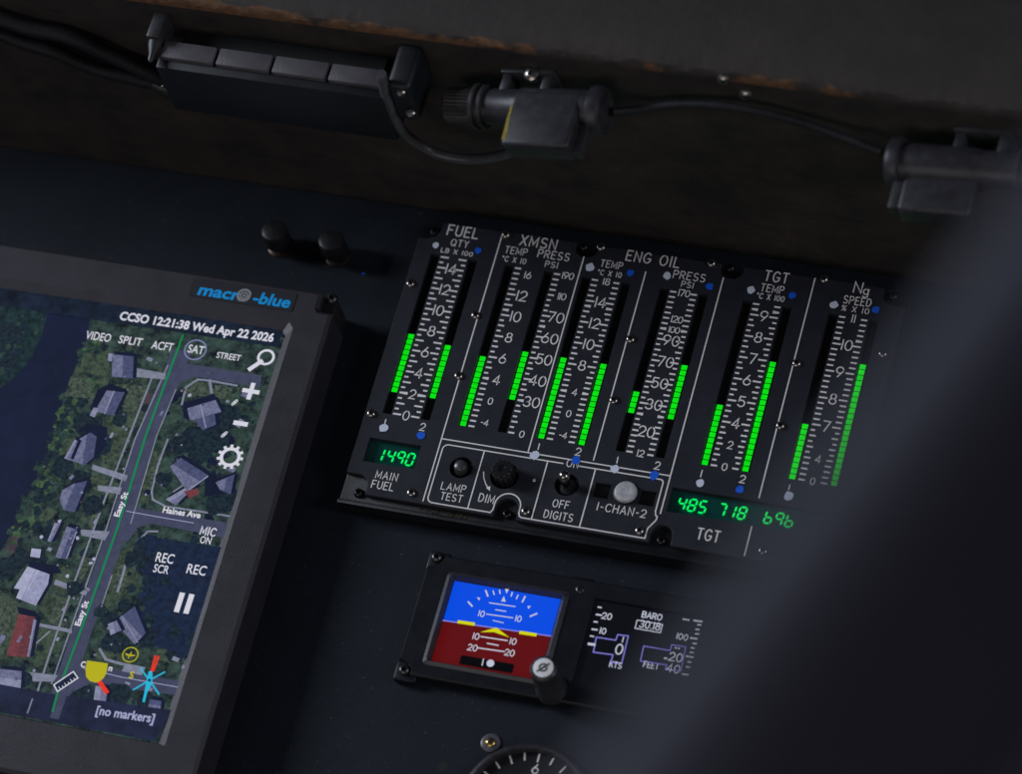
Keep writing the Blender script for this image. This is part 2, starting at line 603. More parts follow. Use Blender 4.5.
# ================================================================== LARGE STRUCTURE
# instrument panel sheet
mb = MB()
mb.box(-900, 620, -420, 136.4, -22, -14, 'panel_paint')
pan_hole = (76.0, -190.6)
mb.ngon(pan_hole, 2.6, -13.96, 'deep_black')
mb.ngon((-48.3, 89.6), 0.9, -13.96, 'dot_blue', seg=8, wob=.2)
panel = mb.build('instrument_panel', origin=P(50, -420, -18))
panel['kind'] = 'structure'

# glare shield: a padded hood overhanging the panel
def shield_mats():
    for nm, base, dark, rust in (('shield_under', (0.048, 0.038, 0.031), (0.016, 0.0145, 0.0145), False), ('shield_lip', (0.042, 0.034, 0.031), (0.029, 0.024, 0.022), True)):
        m = mat(nm, base, 0.75, bump=0.5, bscale=160)
        nt = m.node_tree
        b = nt.nodes['Principled BSDF']
        tc = nt.nodes.new('ShaderNodeTexCoord')
        nz = nt.nodes.new('ShaderNodeTexNoise')
        nz.inputs['Scale'].default_value = 22; nz.inputs['Detail'].default_value = 10; nz.inputs['Roughness'].default_value = .7
        mp = nt.nodes.new('ShaderNodeMapping'); mp.inputs['Scale'].default_value = (1.0, 1.3, 1.3)
        nt.links.new(tc.outputs['Object'], mp.inputs['Vector']); nt.links.new(mp.outputs['Vector'], nz.inputs['Vector'])
        cr = nt.nodes.new('ShaderNodeValToRGB')
        cr.color_ramp.elements[0].position = .38; cr.color_ramp.elements[1].position = .66
        cr.color_ramp.elements[0].color = (*dark, 1); cr.color_ramp.elements[1].color = (*base, 1)
        if not rust:
            e = cr.color_ramp.elements.new(.72); e.color = (0.13, 0.095, 0.065, 1)
        nt.links.new(nz.outputs['Fac'], cr.inputs['Fac'])
        out = cr.outputs['Color']
        if rust:
            # paint worn through to rusty metal along the lower edge
            sp = nt.nodes.new('ShaderNodeSeparateXYZ'); nt.links.new(tc.outputs['Object'], sp.inputs[0])
            n2 = nt.nodes.new('ShaderNodeTexNoise'); n2.inputs['Scale'].default_value = 60; n2.inputs['Detail'].default_value = 8
            nt.links.new(tc.outputs['Object'], n2.inputs['Vector'])
            n3 = nt.nodes.new('ShaderNodeTexNoise'); n3.inputs['Scale'].default_value = 9; n3.inputs['Detail'].default_value = 2
            nt.links.new(tc.outputs['Object'], n3.inputs['Vector'])
            ad = nt.nodes.new('ShaderNodeMath'); ad.operation = 'MULTIPLY_ADD'
            ad.inputs[1].default_value = 0.012; ad.inputs[2].default_value = -0.0112
            nt.links.new(n2.outputs['Fac'], ad.inputs[0])
            ad3 = nt.nodes.new('ShaderNodeMath'); ad3.operation = 'MULTIPLY_ADD'
            ad3.inputs[1].default_value = 0.020
            nt.links.new(n3.outputs['Fac'], ad3.inputs[0]); nt.links.new(ad.outputs[0], ad3.inputs[2])
            sb = nt.nodes.new('ShaderNodeMath'); sb.operation = 'SUBTRACT'
            bx_ = nt.nodes.new('ShaderNodeMath'); bx_.operation = 'MULTIPLY_ADD'
            bx_.inputs[1].default_value = -0.016
            nt.links.new(sp.outputs['X'], bx_.inputs[0]); nt.links.new(ad3.outputs[0], bx_.inputs[2])
            nt.links.new(bx_.outputs[0], sb.inputs[0]); nt.links.new(sp.outputs['Z'], sb.inputs[1])
            mr = nt.nodes.new('ShaderNodeMapRange')
            mr.inputs['From Min'].default_value = 0.0030; mr.inputs['From Max'].default_value = 0.0045
            nt.links.new(sb.outputs[0], mr.inputs['Value'])
            rc = nt.nodes.new('ShaderNodeValToRGB')
            rc.color_ramp.elements[0].color = (0.045, 0.024, 0.014, 1); rc.color_ramp.elements[1].color = (0.22, 0.105, 0.045, 1)
            n4 = nt.nodes.new('ShaderNodeTexNoise'); n4.inputs['Scale'].default_value = 220
            nt.links.new(tc.outputs['Object'], n4.inputs['Vector']); nt.links.new(n4.outputs['Fac'], rc.inputs['Fac'])
            mx = nt.nodes.new('ShaderNodeMix'); mx.data_type = 'RGBA'
            nt.links.new(mr.outputs['Result'], mx.inputs[0]); nt.links.new(out, mx.inputs[6]); nt.links.new(rc.outputs['Color'], mx.inputs[7])
            out = mx.outputs[2]
        nt.links.new(out, b.inputs['Base Color'])
shield_mats()
SH0 = P(40, 137, 170)
shield = thing('glare_shield', 'dark padded glare shield hood with a rusty chipped edge overhanging the instrument panel', 'glare shield', SH0)
def extrude_profile(prof, u0, u1, m, step=4.0, jit=0.0, name='x', parent=None):
    b = MB()
    rows = []
    k = int((u1 - u0) / step)
    for i in range(k + 1):
        u = u0 + (u1 - u0) * i / k
        rows.append([b.bm.verts.new(P(u, v + (random.uniform(-jit, jit) if j in (1, 2) else 0), n + (random.uniform(-jit, jit) if j in (1, 2) else 0))) for j, (n, v) in enumerate(prof)])
    for a, c in zip(rows, rows[1:]):
        for j in range(len(prof) - 1):
            b.face([a[j], a[j + 1], c[j + 1], c[j]], m)
    return b.build(name, parent, fix=True)
extrude_profile([(-24, 137), (40, 137.0), (110, 137.3), (168, 137)], -900, 620, 'shield_under', step=8, jit=0.6, name='underside', parent=shield)
extrude_profile([(168, 137), (171.5, 137.3), (174, 138.8), (176, 143), (177.5, 152), (177, 175), (173, 200), (162, 225), (140, 243), (90, 252), (-24, 256)], -900, 620, 'shield_lip', step=3, jit=0.45, name='front_lip', parent=shield)
for q in ((172.4, 136.5, 170.2), (182.7, 136.5, 158.3)):
    b = MB()
    b.lathe(P(*q), (0, -.3, -1), [(3.4, -1), (3.4, .8), (2.4, 1.8), (1.4, 2.1), (1.2, 1.0)], 'screw_steel', seg=16, mcap='deep_black')
    b.build('screw', shield, origin=P(*q))

# ================================================================== ENGINE INSTRUMENT PANEL
CDU = thing('engine_gauge_panel', 'black engine instrument panel with fourteen green bar graphs and white engraved scales', 'gauge panel', P(120, 30, -14))

PL, PR, PT, PB = -18.4, 259.0, 121.8, -50.3      # face plate
DIV = [28.2, 77.4, 113.9, 157.3, 207.1]

def notch_top(c, r, vt, depth):
    v = vt - depth
    return [(c + r, vt), (c + r, v + r * .8), (c + r * .8, v + r * .3), (c + r * .35, v), (c - r * .35, v), (c - r * .8, v + r * .3), (c - r, v + r * .8), (c - r, vt)]
def notch_bot(c, r, vb, depth):
    return [(c - r, vb), (c - r, vb + depth - r)] + [(c + r * math.cos(math.radians(180 - 180 * i / 10)), vb + depth - r + r * math.sin(math.radians(180 - 180 * i / 10))) for i in range(1, 10)] + [(c + r, vb + depth - r), (c + r, vb)]

outline = [(PL, PB + 11.5), (PL, 110.5), (PL + 5.6, 110.8), (-9, 113), (-7, 117), (-6.4, PT)]
outline += list(reversed(notch_top(77.6, 6.6, PT, 8.2)))
outline += list(reversed(notch_top(160.6, 6.4, PT, 8.0)))
outline += [(245.4, PT), (246.0, 116.2), (248.4, 113.0), (252, 111.8), (PR, 111.8), (PR, PB)]
outline += list(reversed(notch_bot(160.8, 6.0, PB, 11.2)))
outline += list(reversed(notch_bot(74.6, 6.4, PB, 11.6)))
outline += [(-4.6, PB), (-4.6, PB + 5), (-6.0, PB + 9), (-9.5, PB + 11.3)]

HOLES, SLOTC = [], [-6.1, 16.1, 37.3, 60.0, 81.9, 104.7, 126.7, 148.9, 173.6, 196.0, 221.7, 244.4]
for c in SLOTC:
    HOLES.append(rect(c - 2.6, c + 2.6, -0.7, 101.0))
D1 = (-11.3, 18.2, -31.0, -16.4)
D2 = (160.0, 255.0, -31.2, -16.6)
HOLES += [rect(*D1), rect(*D2)]
BTN = (43.5, -25.4)
DIMC = (68.4, -26.0)
TOG = (103.2, -25.3)
PUSH = (136.1, -24.4)
SQ1, SQ2 = (122.8, -25.3), (148.1, -25.4)
HOLES += [circ(BTN, 6.4), circ(DIMC, 8.0), circ(TOG, 6.7)]
for q in (SQ1, SQ2):
    HOLES.append(rect(q[0] - 4.3, q[0] + 4.3, q[1] - 4.4, q[1] + 4.4))

mb = MB()
mb.plate(outline, HOLES, 0.0, -4.0, 'plate_paint', ch=0.5)
plate = mb.build('face_plate', CDU, flat=True)

mb = MB()
mb.box(PL - 0.8, PR + 1.2, -57.2, PT - 1.5, -15.0, -4.05, 'housing_paint', bev=0.9)
mb.box(PL - 0.8, PR + 1.2, -57.0, -54.2, -5.0, -1.6, 'housing_paint', bev=0.5)
mb.build('housing', CDU)

# sunken bar windows and digit windows
for c in SLOTC:
    b = MB()
    b.poly(rect(c - 2.58, c + 2.58, -0.68, 100.98), -2.95, 'slot_black')
    b.build('bar_window', CDU, origin=P(c, 50, -2.95), flat=True)
for d in (D1, D2):
    b = MB()
    b.poly(rect(d[0] + .02, d[1] - .02, d[2] + .02, d[3] - .02), -3.6, 'window_teal')
    b.build('digit_window', CDU, origin=P(d[0], d[2], -3.6), flat=True)

# lit bars: first and last lit cell of each window
glow('led_green', 8, 222, 20, 1.0, var=.07, scale=260)
glow('digit_green', 0, 245, 105, 1.05)
LIT = [(4, 14), (4, 13), (0, 12), (6, 14), (0, 14), (0, 14), (7, 10), (7, 16), (0, 10), (0, 19), (0, 9), (0, 21)]
for c, (k0, k1) in zip(SLOTC, LIT):
    b = MB()
    for k in range(k0, k1 + 1):
        v = 0.6 + k * 3.385
        b.box(c - 2.1, c + 1.1, v + 0.22, v + 2.98, -2.94, -2.6, 'led_green')
    b.build('bar_graph', CDU, origin=P(c, 1, -3.6), flat=True)

# scales: tick rows and numbers
PITCH = 100.0 / 30
def ticks(b, c, side, longs, shorts, thick=()):
    """c = window centre; ticks stand on its right (side=1) or left (-1)"""
    e = c + side * 3.5
    for k in range(31):
        L = 4.7 if k in longs else (2.4 if k in shorts else 3.5)
        w = 1.05
        v = k * PITCH
        u0, u1 = sorted((e, e + side * L))
        dv = random.uniform(-.06, .06)
        if k in thick:
            s = 0.5 if side > 0 else -0.5
            b.poly([(u0, v - .75), (u1, v - .75), (u1, v + .75), (u0, v + .75)] if False else
                   [(e, v - .55), (e + side * L, v - .9), (e + side * L, v + .9), (e, v + .55)], 0.05, 'legend_white')
        else:
            b.poly([(u0, v - w / 2 + dv), (u1, v - w / 2 + dv), (u1, v + w / 2 + dv), (u0, v + w / 2 + dv)], 0.05, 'legend_white')

def scale(c1, c2, longs, shorts, thick, labels, ucen):
    b = MB()
    ticks(b, c1, 1, longs, shorts, thick)
    if c2 is not None:
        ticks(b, c2, -1, longs, shorts, thick)
    for k, s, h in labels:
        write(b, s, (ucen + (0.3 if len(s) > 1 else 0), k * PITCH), h=h, n=0.05, anchor='c', w=max(.56, h * .125), gap=(.15 if len(s) > 2 else .22))
    b.build('scale', CDU, flat=True)

BIG, SML = 6.0, 3.9
odd = set(range(1, 30, 2))
scale(SLOTC[0], SLOTC[1], set(range(0, 31, 2)), odd, {4}, [(2 * k, str(k), BIG if k not in (0, 2) else 5.4) for k in range(0, 15, 2)], 5.0)
scale(SLOTC[2], None, {25, 21, 17, 13, 23}, {24, 20, 18, 16, 14, 12, 10}, {22, 9}, [(29, '16', SML), (25, '12', BIG), (21, '10', BIG), (17, '8', 5.6), (13, '6', 5.6), (9, '4', 5.6), (5, '0', SML), (1, '-4', 3.4)], 48.9)
scale(SLOTC[3], None, {22, 18, 14, 10}, {25, 24, 23, 21, 19, 17, 15, 13, 11, 9, 7, 5, 3, 1}, {20, 6}, [(30, '190', SML), (26, '110', SML), (22, '70', BIG), (18, '60', BIG), (14, '50', BIG), (10, '40', BIG), (6, '30', BIG), (0, '0', SML)], 71.3)
scale(SLOTC[4], SLOTC[5], {26, 22, 18, 14}, {23, 21, 19, 17, 15, 13}, {25, 9}, [(30, '18', SML), (26, '14', BIG), (22, '12', BIG), (18, '10', BIG), (14, '8', 5.8), (9, '4', SML), (5, '0', SML), (1, '-4', 3.4)], 93.5)
scale(SLOTC[6], SLOTC[7], {21, 17, 13, 9}, {22, 20, 18, 16, 14, 12, 10, 8, 6}, {23, 7}, [(30, '170', SML), (25, '120', SML), (23, '100', 3.6), (21, '90', BIG), (17, '70', BIG), (13, '50', BIG), (9, '30', BIG), (4, '20', BIG), (0, '12', SML)], 137.9)
scale(SLOTC[8], SLOTC[9], {28, 24, 20, 16, 12, 8}, {27, 25, 23, 21, 19, 17, 15, 13, 11, 9, 7, 5, 3, 1}, {29}, [(28, '9', BIG), (24, '8', BIG), (20, '7', BIG), (16, '6', BIG), (12, '5', BIG), (8, '4', BIG), (4, '2', 4.4), (0, '0', 4.2)], 184.8)
scale(SLOTC[10], SLOTC[11], {25, 20, 15, 10}, {9, 7, 5}, {26}, [(30, '11', 4.6), (25, '10', BIG), (20, '9', BIG), (15, '8', BIG), (10, '7', BIG), (4, '4', 4.2), (0, '0', 3.8)], 233.0)

# headings
HEAD = [
 ('FUEL', (-3.0, 114.6), (14.7, 114.6), 6.3), ('QTY', (0.9, 108.1), (10.9, 108.0), 4.2), ('LB X 100', (-3.4, 103.0), (14.9, 103.2), 2.6),
 ('XMSN', (39.6, 114.9), (60.2, 115.0), 6.2), ('TEMP', (32.5, 108.6), (45.0, 108.5), 4.2), ('oC X 10', (32.2, 103.3), (45.9, 103.4), 3.1),
 ('PRESS', (51.5, 109.1), (69.4, 109.1), 4.7), ('PSI', (57.2, 103.7), (64.3, 103.7), 3.5),
 ('ENG OIL', (101.0, 115.1), (131.1, 115.2), 6.2), ('TEMP', (87.8, 108.9), (100.1, 108.9), 4.2), ('oC X 10', (87.5, 103.7), (101.0, 103.7), 3.1),
 ('PRESS', (129.6, 108.6), (147.4, 108.6), 4.7), ('PSI', (135.4, 103.8), (142.1, 103.8), 3.5),
 ('TGT', (179.7, 115.3), (192.6, 115.3), 6.2), ('TEMP', (179.2, 108.5), (191.8, 108.6), 4.5), ('oC X 100', (178.1, 103.7), (193.3, 103.8), 3.3),
 ('N', (229.5, 116.1), (233.7, 116.2), 6.4), ('SPEED', (225.5, 108.5), (240.5, 108.7), 4.7), ('% X 10', (225.6, 103.9), (240.5, 104.1), 3.2),
 ('MAIN', (-1.6, -39.8), (10.5, -39.5), 4.3), ('FUEL', (-2.3, -45.9), (10.0, -45.7), 4.5),
 ('LAMP', (35.9, -40.0), (49.4, -39.8), 4.2), ('TEST', (37.2, -46.0), (49.1, -45.8), 4.2),
 ('DIM', (58.1, -43.4), (66.4, -43.3), 4.7), ('ON', (100.1, -14.6), (106.5, -14.6), 4.4), ('OFF', (98.7, -39.4), (107.5, -39.3), 4.4), ('DIGITS', (95.6, -46.6), (111.4, -46.3), 4.5),
 ('1-CHAN-2', (122.8, -37.2), (149.7, -36.8), 4.5), ('TGT', (179.7, -44.1), (191.6, -43.9), 6.3),
]
for s, a, c, h in HEAD:
    b = MB()
    write(b, s, a, c, h, 0.05, gap=.34, w=max(.46, h * .12))
    if s == 'N':
        write(b, 'g', (c[0] + 1.3, c[1] - 0.6), None, 5.4, 0.05)
    b.build('legend', CDU, flat=True)
for q in ((16.0, -5.2), (104.5, -4.9), (148.9, -5.5), (196.0, -5.3)):
    b = MB()
    write(b, '2', q, None, 4.4, 0.05, anchor='c')
    b.build('legend', CDU, flat=True)
for q0, q1 in (((-5.5, -4.3), (-5.4, -7.4)), ((82.3, -3.9), (82.4, -7.4)), ((126.6, -4.3), (126.8, -7.8)), ((173.4, -4.0), (173.4, -8.0)), ((221.5, -4.3), (221.5, -7.0))):
    b = MB()
    b.stroke([q0, q1], 0.6, 0.05, 'legend_white')
    b.build('pointer_line', CDU, flat=True)

# white dividing lines and the border round the switch row
b = MB()
LW = 0.70
b.stroke([(DIV[0], 119.6), (DIV[0], -48.6)], LW, .05, 'legend_white')
b.stroke([(DIV[1], 113.2), (DIV[1], -9.6)], LW, .05, 'legend_white')
b.stroke([(DIV[2], 109.6), (DIV[2], -8.4)], LW, .05, 'legend_white')
b.stroke([(DIV[3], 113.0), (DIV[3], -33.0)], LW, .05, 'legend_white')
b.stroke([(DIV[4], 121.0), (DIV[4], -14.6)], LW, .05, 'legend_white')
b.stroke([(DIV[4], -31.9), (DIV[4], -49.0)], LW, .05, 'legend_white')
b.stroke([(DIV[0], -10.3), (DIV[3], -10.3)], LW, .05, 'legend_white')
vt, vb = -13.3, -48.8
left = [(30.4 + 3 - 3 * math.cos(t), vt - 3 + 3 * math.sin(t)) for t in [PI / 2 * i / 6 for i in range(6, -1, -1)]]
bl = [(30.4 + 3 - 3 * math.cos(t), vb + 3 - 3 * math.sin(t)) for t in [PI / 2 * i / 6 for i in range(7)]]
arch = [(66.4, vb), (67.4, vb + 2), (67.4, vb + 5)] + [(74.6 + 7.2 * math.cos(math.radians(a)), vb + 5.6 + 7.2 * math.sin(math.radians(a))) for a in range(180, -1, -15)] + [(81.8, vb + 2.6), (82.6, vb + .6), (84, vb)]
b.stroke([(98.0, vt)] + left + bl + arch + [(152.6, vb), (152.6, vb + 5.0), (152.8, vb + 6.2), (156.0, vb + 11.5), (156.0, vb + 14)], LW, .05, 'legend_white')
tr = [(154.4 - 2 + 2 * math.cos(t), vt - 2 + 2 * math.sin(t)) for t in [PI / 2 * i / 6 for i in range(6, -1, -1)]]
b.stroke([(107.4, vt)] + tr + [(154.4, vb + 16.5), (155.2, vb + 14)], LW, .05, 'legend_white')
for u in (53.6, 89.5, 116.3):
    b.stroke([(u, vt), (u, vb)], LW, .05, 'legend_white')
# curved arrow beside the dimmer
b.stroke([(56.4, -25.8), (57.5, -29.3), (59.4, -32.6), (61.3, -34.7)], 0.55, .05, 'legend_white')
b.poly([(60.2, -34.9), (62.3, -33.5), (62.9, -36.4)], .2, 'legend_white')
b.build('border_line', CDU, flat=True)

# dabs of paint that mark engine one and two
for q, r in (((-7.3, 106.7), 2.0), ((-5.2, -9.7), 2.5), ((82.4, 107.4), 2.6), ((81.5, -11.2), 2.7), ((126.3, 109.1), 2.3), ((126.7, -11.6), 2.6), ((174.1, 108.1), 2.3), ((174.1, -11.7), 2.4), ((221.1, 106.6), 2.3), ((222.4, -10.8), 2.6)):
    b = MB()
    b.ngon(q, r, .30, 'dot_white', seg=9, wob=.16)
    b.build('paint_dot', CDU, origin=P(q[0], q[1], .3), flat=True)
for q, r in (((17.6, 107.3), 2.1), ((16.4, -10.7), 2.4), ((105.6, 107.4), 2.3), ((104.3, -10.3), 2.6), ((151.0, 106.4), 2.3), ((148.5, -11.8), 2.7), ((197.1, 108.5), 2.3), ((195.9, -11.4), 2.4), ((244.0, 107.2), 2.2)):
    b = MB()
    b.ngon(q, r, .30, 'dot_blue', seg=8, wob=.2)
    b.build('paint_dot', CDU, origin=P(q[0], q[1], .3), flat=True)

# seven-segment figures
SEG = {'0': 'abcdef', '1': 'bc', '2': 'abged', '3': 'abgcd', '4': 'fgbc', '5': 'afgcd', '6': 'fgecd', '7': 'abc', '8': 'abcdefg', '9': 'abfgc'}
def seven(b, ch, u, v, w, h, n, m, t=1.0, sl=0.11):
    g = 0.22
    def bar(x0, y0, x1, y1):
        d = Vector((x1 - x0, y1 - y0)); L = d.length; d.normalize(); e = Vector((-d.y, d.x)) * t / 2
        a, c = Vector((x0, y0)) + d * g, Vector((x1, y1)) - d * g
        pts = [a, a + d * t / 2 + e, c - d * t / 2 + e, c, c - d * t / 2 - e, a + d * t / 2 - e]
        b.poly([(u + p.x + sl * p.y, v + p.y) for p in pts], n, m)
    seg = {'a': (0, h, w, h), 'b': (w, h, w, h / 2), 'c': (w, h / 2, w, 0), 'd': (0, 0, w, 0), 'e': (0, h / 2, 0, 0), 'f': (0, h, 0, h / 2), 'g': (0, h / 2, w, h / 2)}
    for s in SEG[ch]:
        bar(*seg[s])
def readout(chars, starts, v, w, h):
    b = MB()
    for ch, u in zip(chars, starts):
        seven(b, ch, u - (w * .5 if ch == '1' else 0), v, w, h, -2.6, 'digit_green')
    b.build('digit_readout', CDU, flat=True)
q = (2.0, -29.9)
readout('1490', [q[0] - 6.1, q[0] - 1.7, q[0] + 3.9, q[0] + 9.5], q[1] + 1.9, 3.5, 7.2)
q = (167.5, -28.7)
readout('485', [q[0] - 3.0, q[0] + 2.7, q[0] + 8.4], q[1] + 1.2, 3.6, 7.0)
q = (190.6, -28.5)
readout('718', [q[0] - 4.2, q[0] + 2.9, q[0] + 6.9], q[1] + 1.2, 3.6, 7.0)
q = (213.7, -29.1)
readout('696', [q[0] - 1.8, q[0] + 3.9, q[0] + 9.6], q[1] + 1.9, 3.6, 7.0)

# switches
def sub(name, fn, label=None):
    b = MB()
    fn(b)
    return b.build(name, CDU)
def lamp_test(b):
    o = P(BTN[0], BTN[1], -4)
    b.lathe(o, (0, -1, 0), [(6.3, 0), (6.3, 0.1)], 'deep_black')
    b.lathe(o, (0, -1, 0), [(4.6, 0), (4.6, 2.2), (4.2, 2.8)], 'housing_paint')
    b.lathe(o, (0, -1, 0), [(3.6, 2.8), (3.6, 5.6), (3.2, 6.8), (2.2, 7.5), (0.8, 7.8)], 'button_dark')
sub('test_button', lamp_test)
def dim_knob(b):
    o = P(DIMC[0], DIMC[1], -4)
    b.lathe(o, (0, -1, 0), [(7.9, 0), (7.9, 0.1)], 'deep_black')
    b.lathe(o, (0, -1, 0), [(6.3, 0), (6.3, 11.5), (5.9, 12.6), (5.2, 13.2), (2.2, 13.3), (1.6, 12.4)], 'knob_gloss', seg=60, flute=12, fd=.14)
sub('dimmer_knob', dim_knob)
def tog(b):
    o = P(TOG[0], TOG[1], -4)
    b.lathe(o, (0, -1, 0), [(6.65, 0), (6.65, 0.1)], 'deep_black')
    b.lathe(o, (0, -1, 0), [(5.2, 0), (5.0, 1.6), (3.2, 2.2)], 'housing_paint')
    b.lathe(o + P(0, -.8, 1.2), (0, -1, .10), [(1.9, 0), (2.2, 4), (2.8, 9), (3.15, 12), (2.9, 13.6), (2.0, 14.8), (.8, 15.3)], 'toggle_steel', seg=24)
sub('toggle_switch', tog)
def push(b):
    o = P(PUSH[0], PUSH[1], 0)
    b.lathe(o, (0, -1, 0), [(6.9, -.5), (6.9, .4), (6.5, .6)], 'housing_paint')
    b.lathe(o, (0, -1, 0), [(6.3, .3), (6.3, 1.4), (5.8, 2.3), (4.8, 2.6), (3.0, 2.35), (.8, 2.2)], 'button_grey')
sub('push_button', push)
for q in (SQ1, SQ2):
    b = MB()
    b.poly(rect(q[0] - 4.28, q[0] + 4.28, q[1] - 4.38, q[1] + 4.38), -2.2, 'slot_black')
    b.build('channel_window', CDU, flat=True)
b = MB()
b.lathe(P(*(85.0, -25.9), 0), (0, -1, 0), [(1.0, -.3), (1.0, .4), (.6, .7)], 'button_grey', seg=12)
b.build('set_screw', CDU)

# face screws (dome heads) and the mounting screws down in the notches
sp = [(-15.0, 80.6), (-14.6, -2.2), (20.6, -45.1), (26.7, 67.2), (27.4, 28.8), (30.2, 119.9), (85.3, 120.9), (115.8, 67.1), (115.9, 28.9),
      (148.6, 121.0), (212.0, 121.4), (208.9, 67.9), (208.7, 29.4), (253.5, 81.6), (85.3, -44.7), (148.8, -45.0), (216.1, -44.5)]
first = None
for q in sp:
    if first is None:
        first = screw_mesh('face_screw', 2.55, 'screw_steel', CDU, P(q[0], q[1], 0.0), h=1.7)
    else:
        copy_part(first, CDU, P(q[0], q[1], 0.0))
first = None
for q in ((-11.4, 116.7), (74.8, 121.2), (158.8, 121.6), (250.9, 119.2), (-9.3, -48.8), (74.8, -46.7), (160.8, -47.1)):
    if first is None:
        first = screw_mesh('mounting_screw', 2.8, 'screw_black', CDU, P(q[0], q[1], -4.1), h=2.6)
    else:
        copy_part(first, CDU, P(q[0], q[1], -4.1))
# worn label on the lower flange
b = MB()
a0, a1 = (25.7, -52.6), (53.6, -54.8)
for i in range(60):
    uu = random.uniform(a0[0], a1[0]); vv = -52.6 + random.uniform(-1.0, 1.4)
    L = random.uniform(.4, 2.4)
    b.poly([(uu, vv), (uu + L, vv + random.uniform(-.4, .4)), (uu + L * .8, vv + random.uniform(.2, .8)), (uu + .1, vv + .3)], -3.9 + i * .004, random.choice(['brass', 'screw_dark', 'screw_dark', 'brass']))
b.build('worn_label', CDU, flat=True)

# ================================================================== MOVING MAP DISPLAY
MFD = thing('map_display', 'large grey framed map screen showing an aerial street map beside the gauge panel', 'map screen', P(-180, -80, -14))
bo = [(-330, (-190.9, 59.3)[1]), (-59.0, 58.9), (-54.5, 51.6), (-49.8, 51.5), (-43.8, -233.9), (-330, (-112.2, -219.6)[1] - 20)]
btop = (-130.5, 59.6)[1]
brt, brb = (-48.6, 49.4), (-43.9, -229.9)
scr = [(-300, (-121.8, 31.3)[1]), (-73.5, 32.1), (-70.4, -215.3), (-300, (-101.9, -216.1)[1])]
in_t = (-121.8, 31.3)[1]; in_b = (-101.8, -216.4)[1]
in_rt, in_rb = (-72.4, 31.3)[0], (-69.3, -215.4)[0]
out_b = in_b - 32
slope = (brb[0] - brt[0]) / (brb[1] - brt[1])
def rx(v): return brt[0] + (v - brt[1]) * slope
def ix(v): return in_rt + (v - in_t) * (in_rb - in_rt) / (in_b - in_t)
outer = [(-330, out_b), (rx(out_b), out_b), (rx(btop - 12), btop - 12), (rx(btop) - 7.5, btop - 11.6), (rx(btop) - 8.6, btop - 10), (rx(btop) - 8.8, btop), (-330, btop)]
inner = [(-305, in_b), (ix(in_b), in_b), (ix(in_t) , in_t - 2.5), (ix(in_t) - 2.5, in_t), (-305, in_t)]
mb = MB()
wide = [(-305, in_b - 1.5), (ix(in_b) + 4.6, in_b - 1.5), (ix(in_t) + 4.6, in_t + 3.4), (ix(in_t) + 1.4, in_t + 6.6), (-305, in_t + 6.6)]
mb.plate(outer, [wide], 15.0, -14.0, 'bezel_paint', ch=2.0)
# sloping inner lip down to the glass
iv = [(-302, in_b), (ix(in_b), in_b), (ix(in_t), in_t - 2.2), (ix(in_t) - 2.2, in_t), (-302, in_t)]
A = [mb.bm.verts.new(P(p[0], p[1], 15.0)) for p in wide]
B = [mb.bm.verts.new(P(p[0], p[1], 12.05)) for p in iv]
for i in range(5):
    j = (i + 1) % 5
    mb.face([A[i], A[j], B[j], B[i]], 'bezel_paint')
mb.build('bezel', MFD, flat=True)
b = MB()
b.box(rx(btop) - 11, rx(btop) - .4, btop - 11.5, btop - .8, -14, 8.5, 'black_plastic', bev=.8)
b.build('corner_block', MFD)
q = (-53.4, 59.4)
screw_mesh('corner_screw', 3.3, 'screw_dark', MFD, P(q[0], q[1], 8.5), h=2.4)

# the picture on the glass
glow('map_ground', 16, 27, 40, 1.0, var=.40, scale=170, r2=(42, 57, 52))
glow('map_lawn', 38, 51, 48, 1.0, var=.24, scale=330, r2=(58, 71, 58))
glow('map_olive', 36, 48, 49, 1.0, var=.28, scale=420, r2=(64, 75, 64))
glow('map_water', 18, 26, 50, 1.0, var=.10, scale=60)
glow('map_bank', 16, 32, 42, 1.0, var=.3, scale=260, r2=(26, 45, 46))
glow('map_bush', 36, 58, 44, 1.0, var=.3, scale=400, r2=(58, 80, 54))
glow('map_bush_dim', 24, 40, 44, 1.0, var=.3, scale=400, r2=(38, 56, 50))
glow('map_road', 62, 66, 90, 1.0, var=.07, scale=200)
glow('map_path', 120, 124, 144, 1.0, var=.10, scale=300)
glow('map_roof', 100, 103, 132, 1.0, var=.16, scale=420)
glow('map_roof_lit', 128, 131, 158, 1.0, var=.10, scale=500)
glow('map_roof_white', 158, 160, 188, 1.0, var=.07, scale=260)
glow('map_roof_red', 108, 56, 62, 1.0, var=.12, scale=260)
glow('map_tree', 12, 21, 38, 1.0, var=.3, scale=420, r2=(24, 38, 46))
glow('map_roof_dim', 68, 74, 106, 1.0, var=.14, scale=420)
glow('map_roof_white_shade', 140, 143, 174, 1.0, var=.10, scale=420)
glow('map_roof_red_shade', 94, 50, 58, 1.0, var=.14, scale=420)
glow('map_shadow', 15, 22, 46, 1.0, var=.12, scale=90)
glow('map_soil', 62, 52, 60, 1.0, var=.2, scale=200)
glow('map_dark', 19, 28, 54, 1.0, var=.20, scale=260, r2=(23, 36, 58))
glow('map_header', 12, 18, 34, 1.0, var=.2, scale=120, r2=(20, 32, 48))
glow('map_footer', 28, 33, 56, 1.0, var=.25, scale=70)
glow('ui_white', 208, 208, 220, 1.0)
glow('ui_soft', 168, 170, 206, 1.0)
glow('ui_route', 0, 130, 70, 1.0)
glow('ui_yellow', 178, 172, 22, 1.0)
glow('ui_red', 226, 52, 34, 1.0)
glow('ui_cyan', 40, 178, 214, 1.0)
glow('ui_ring', 120, 124, 170, 1.0)

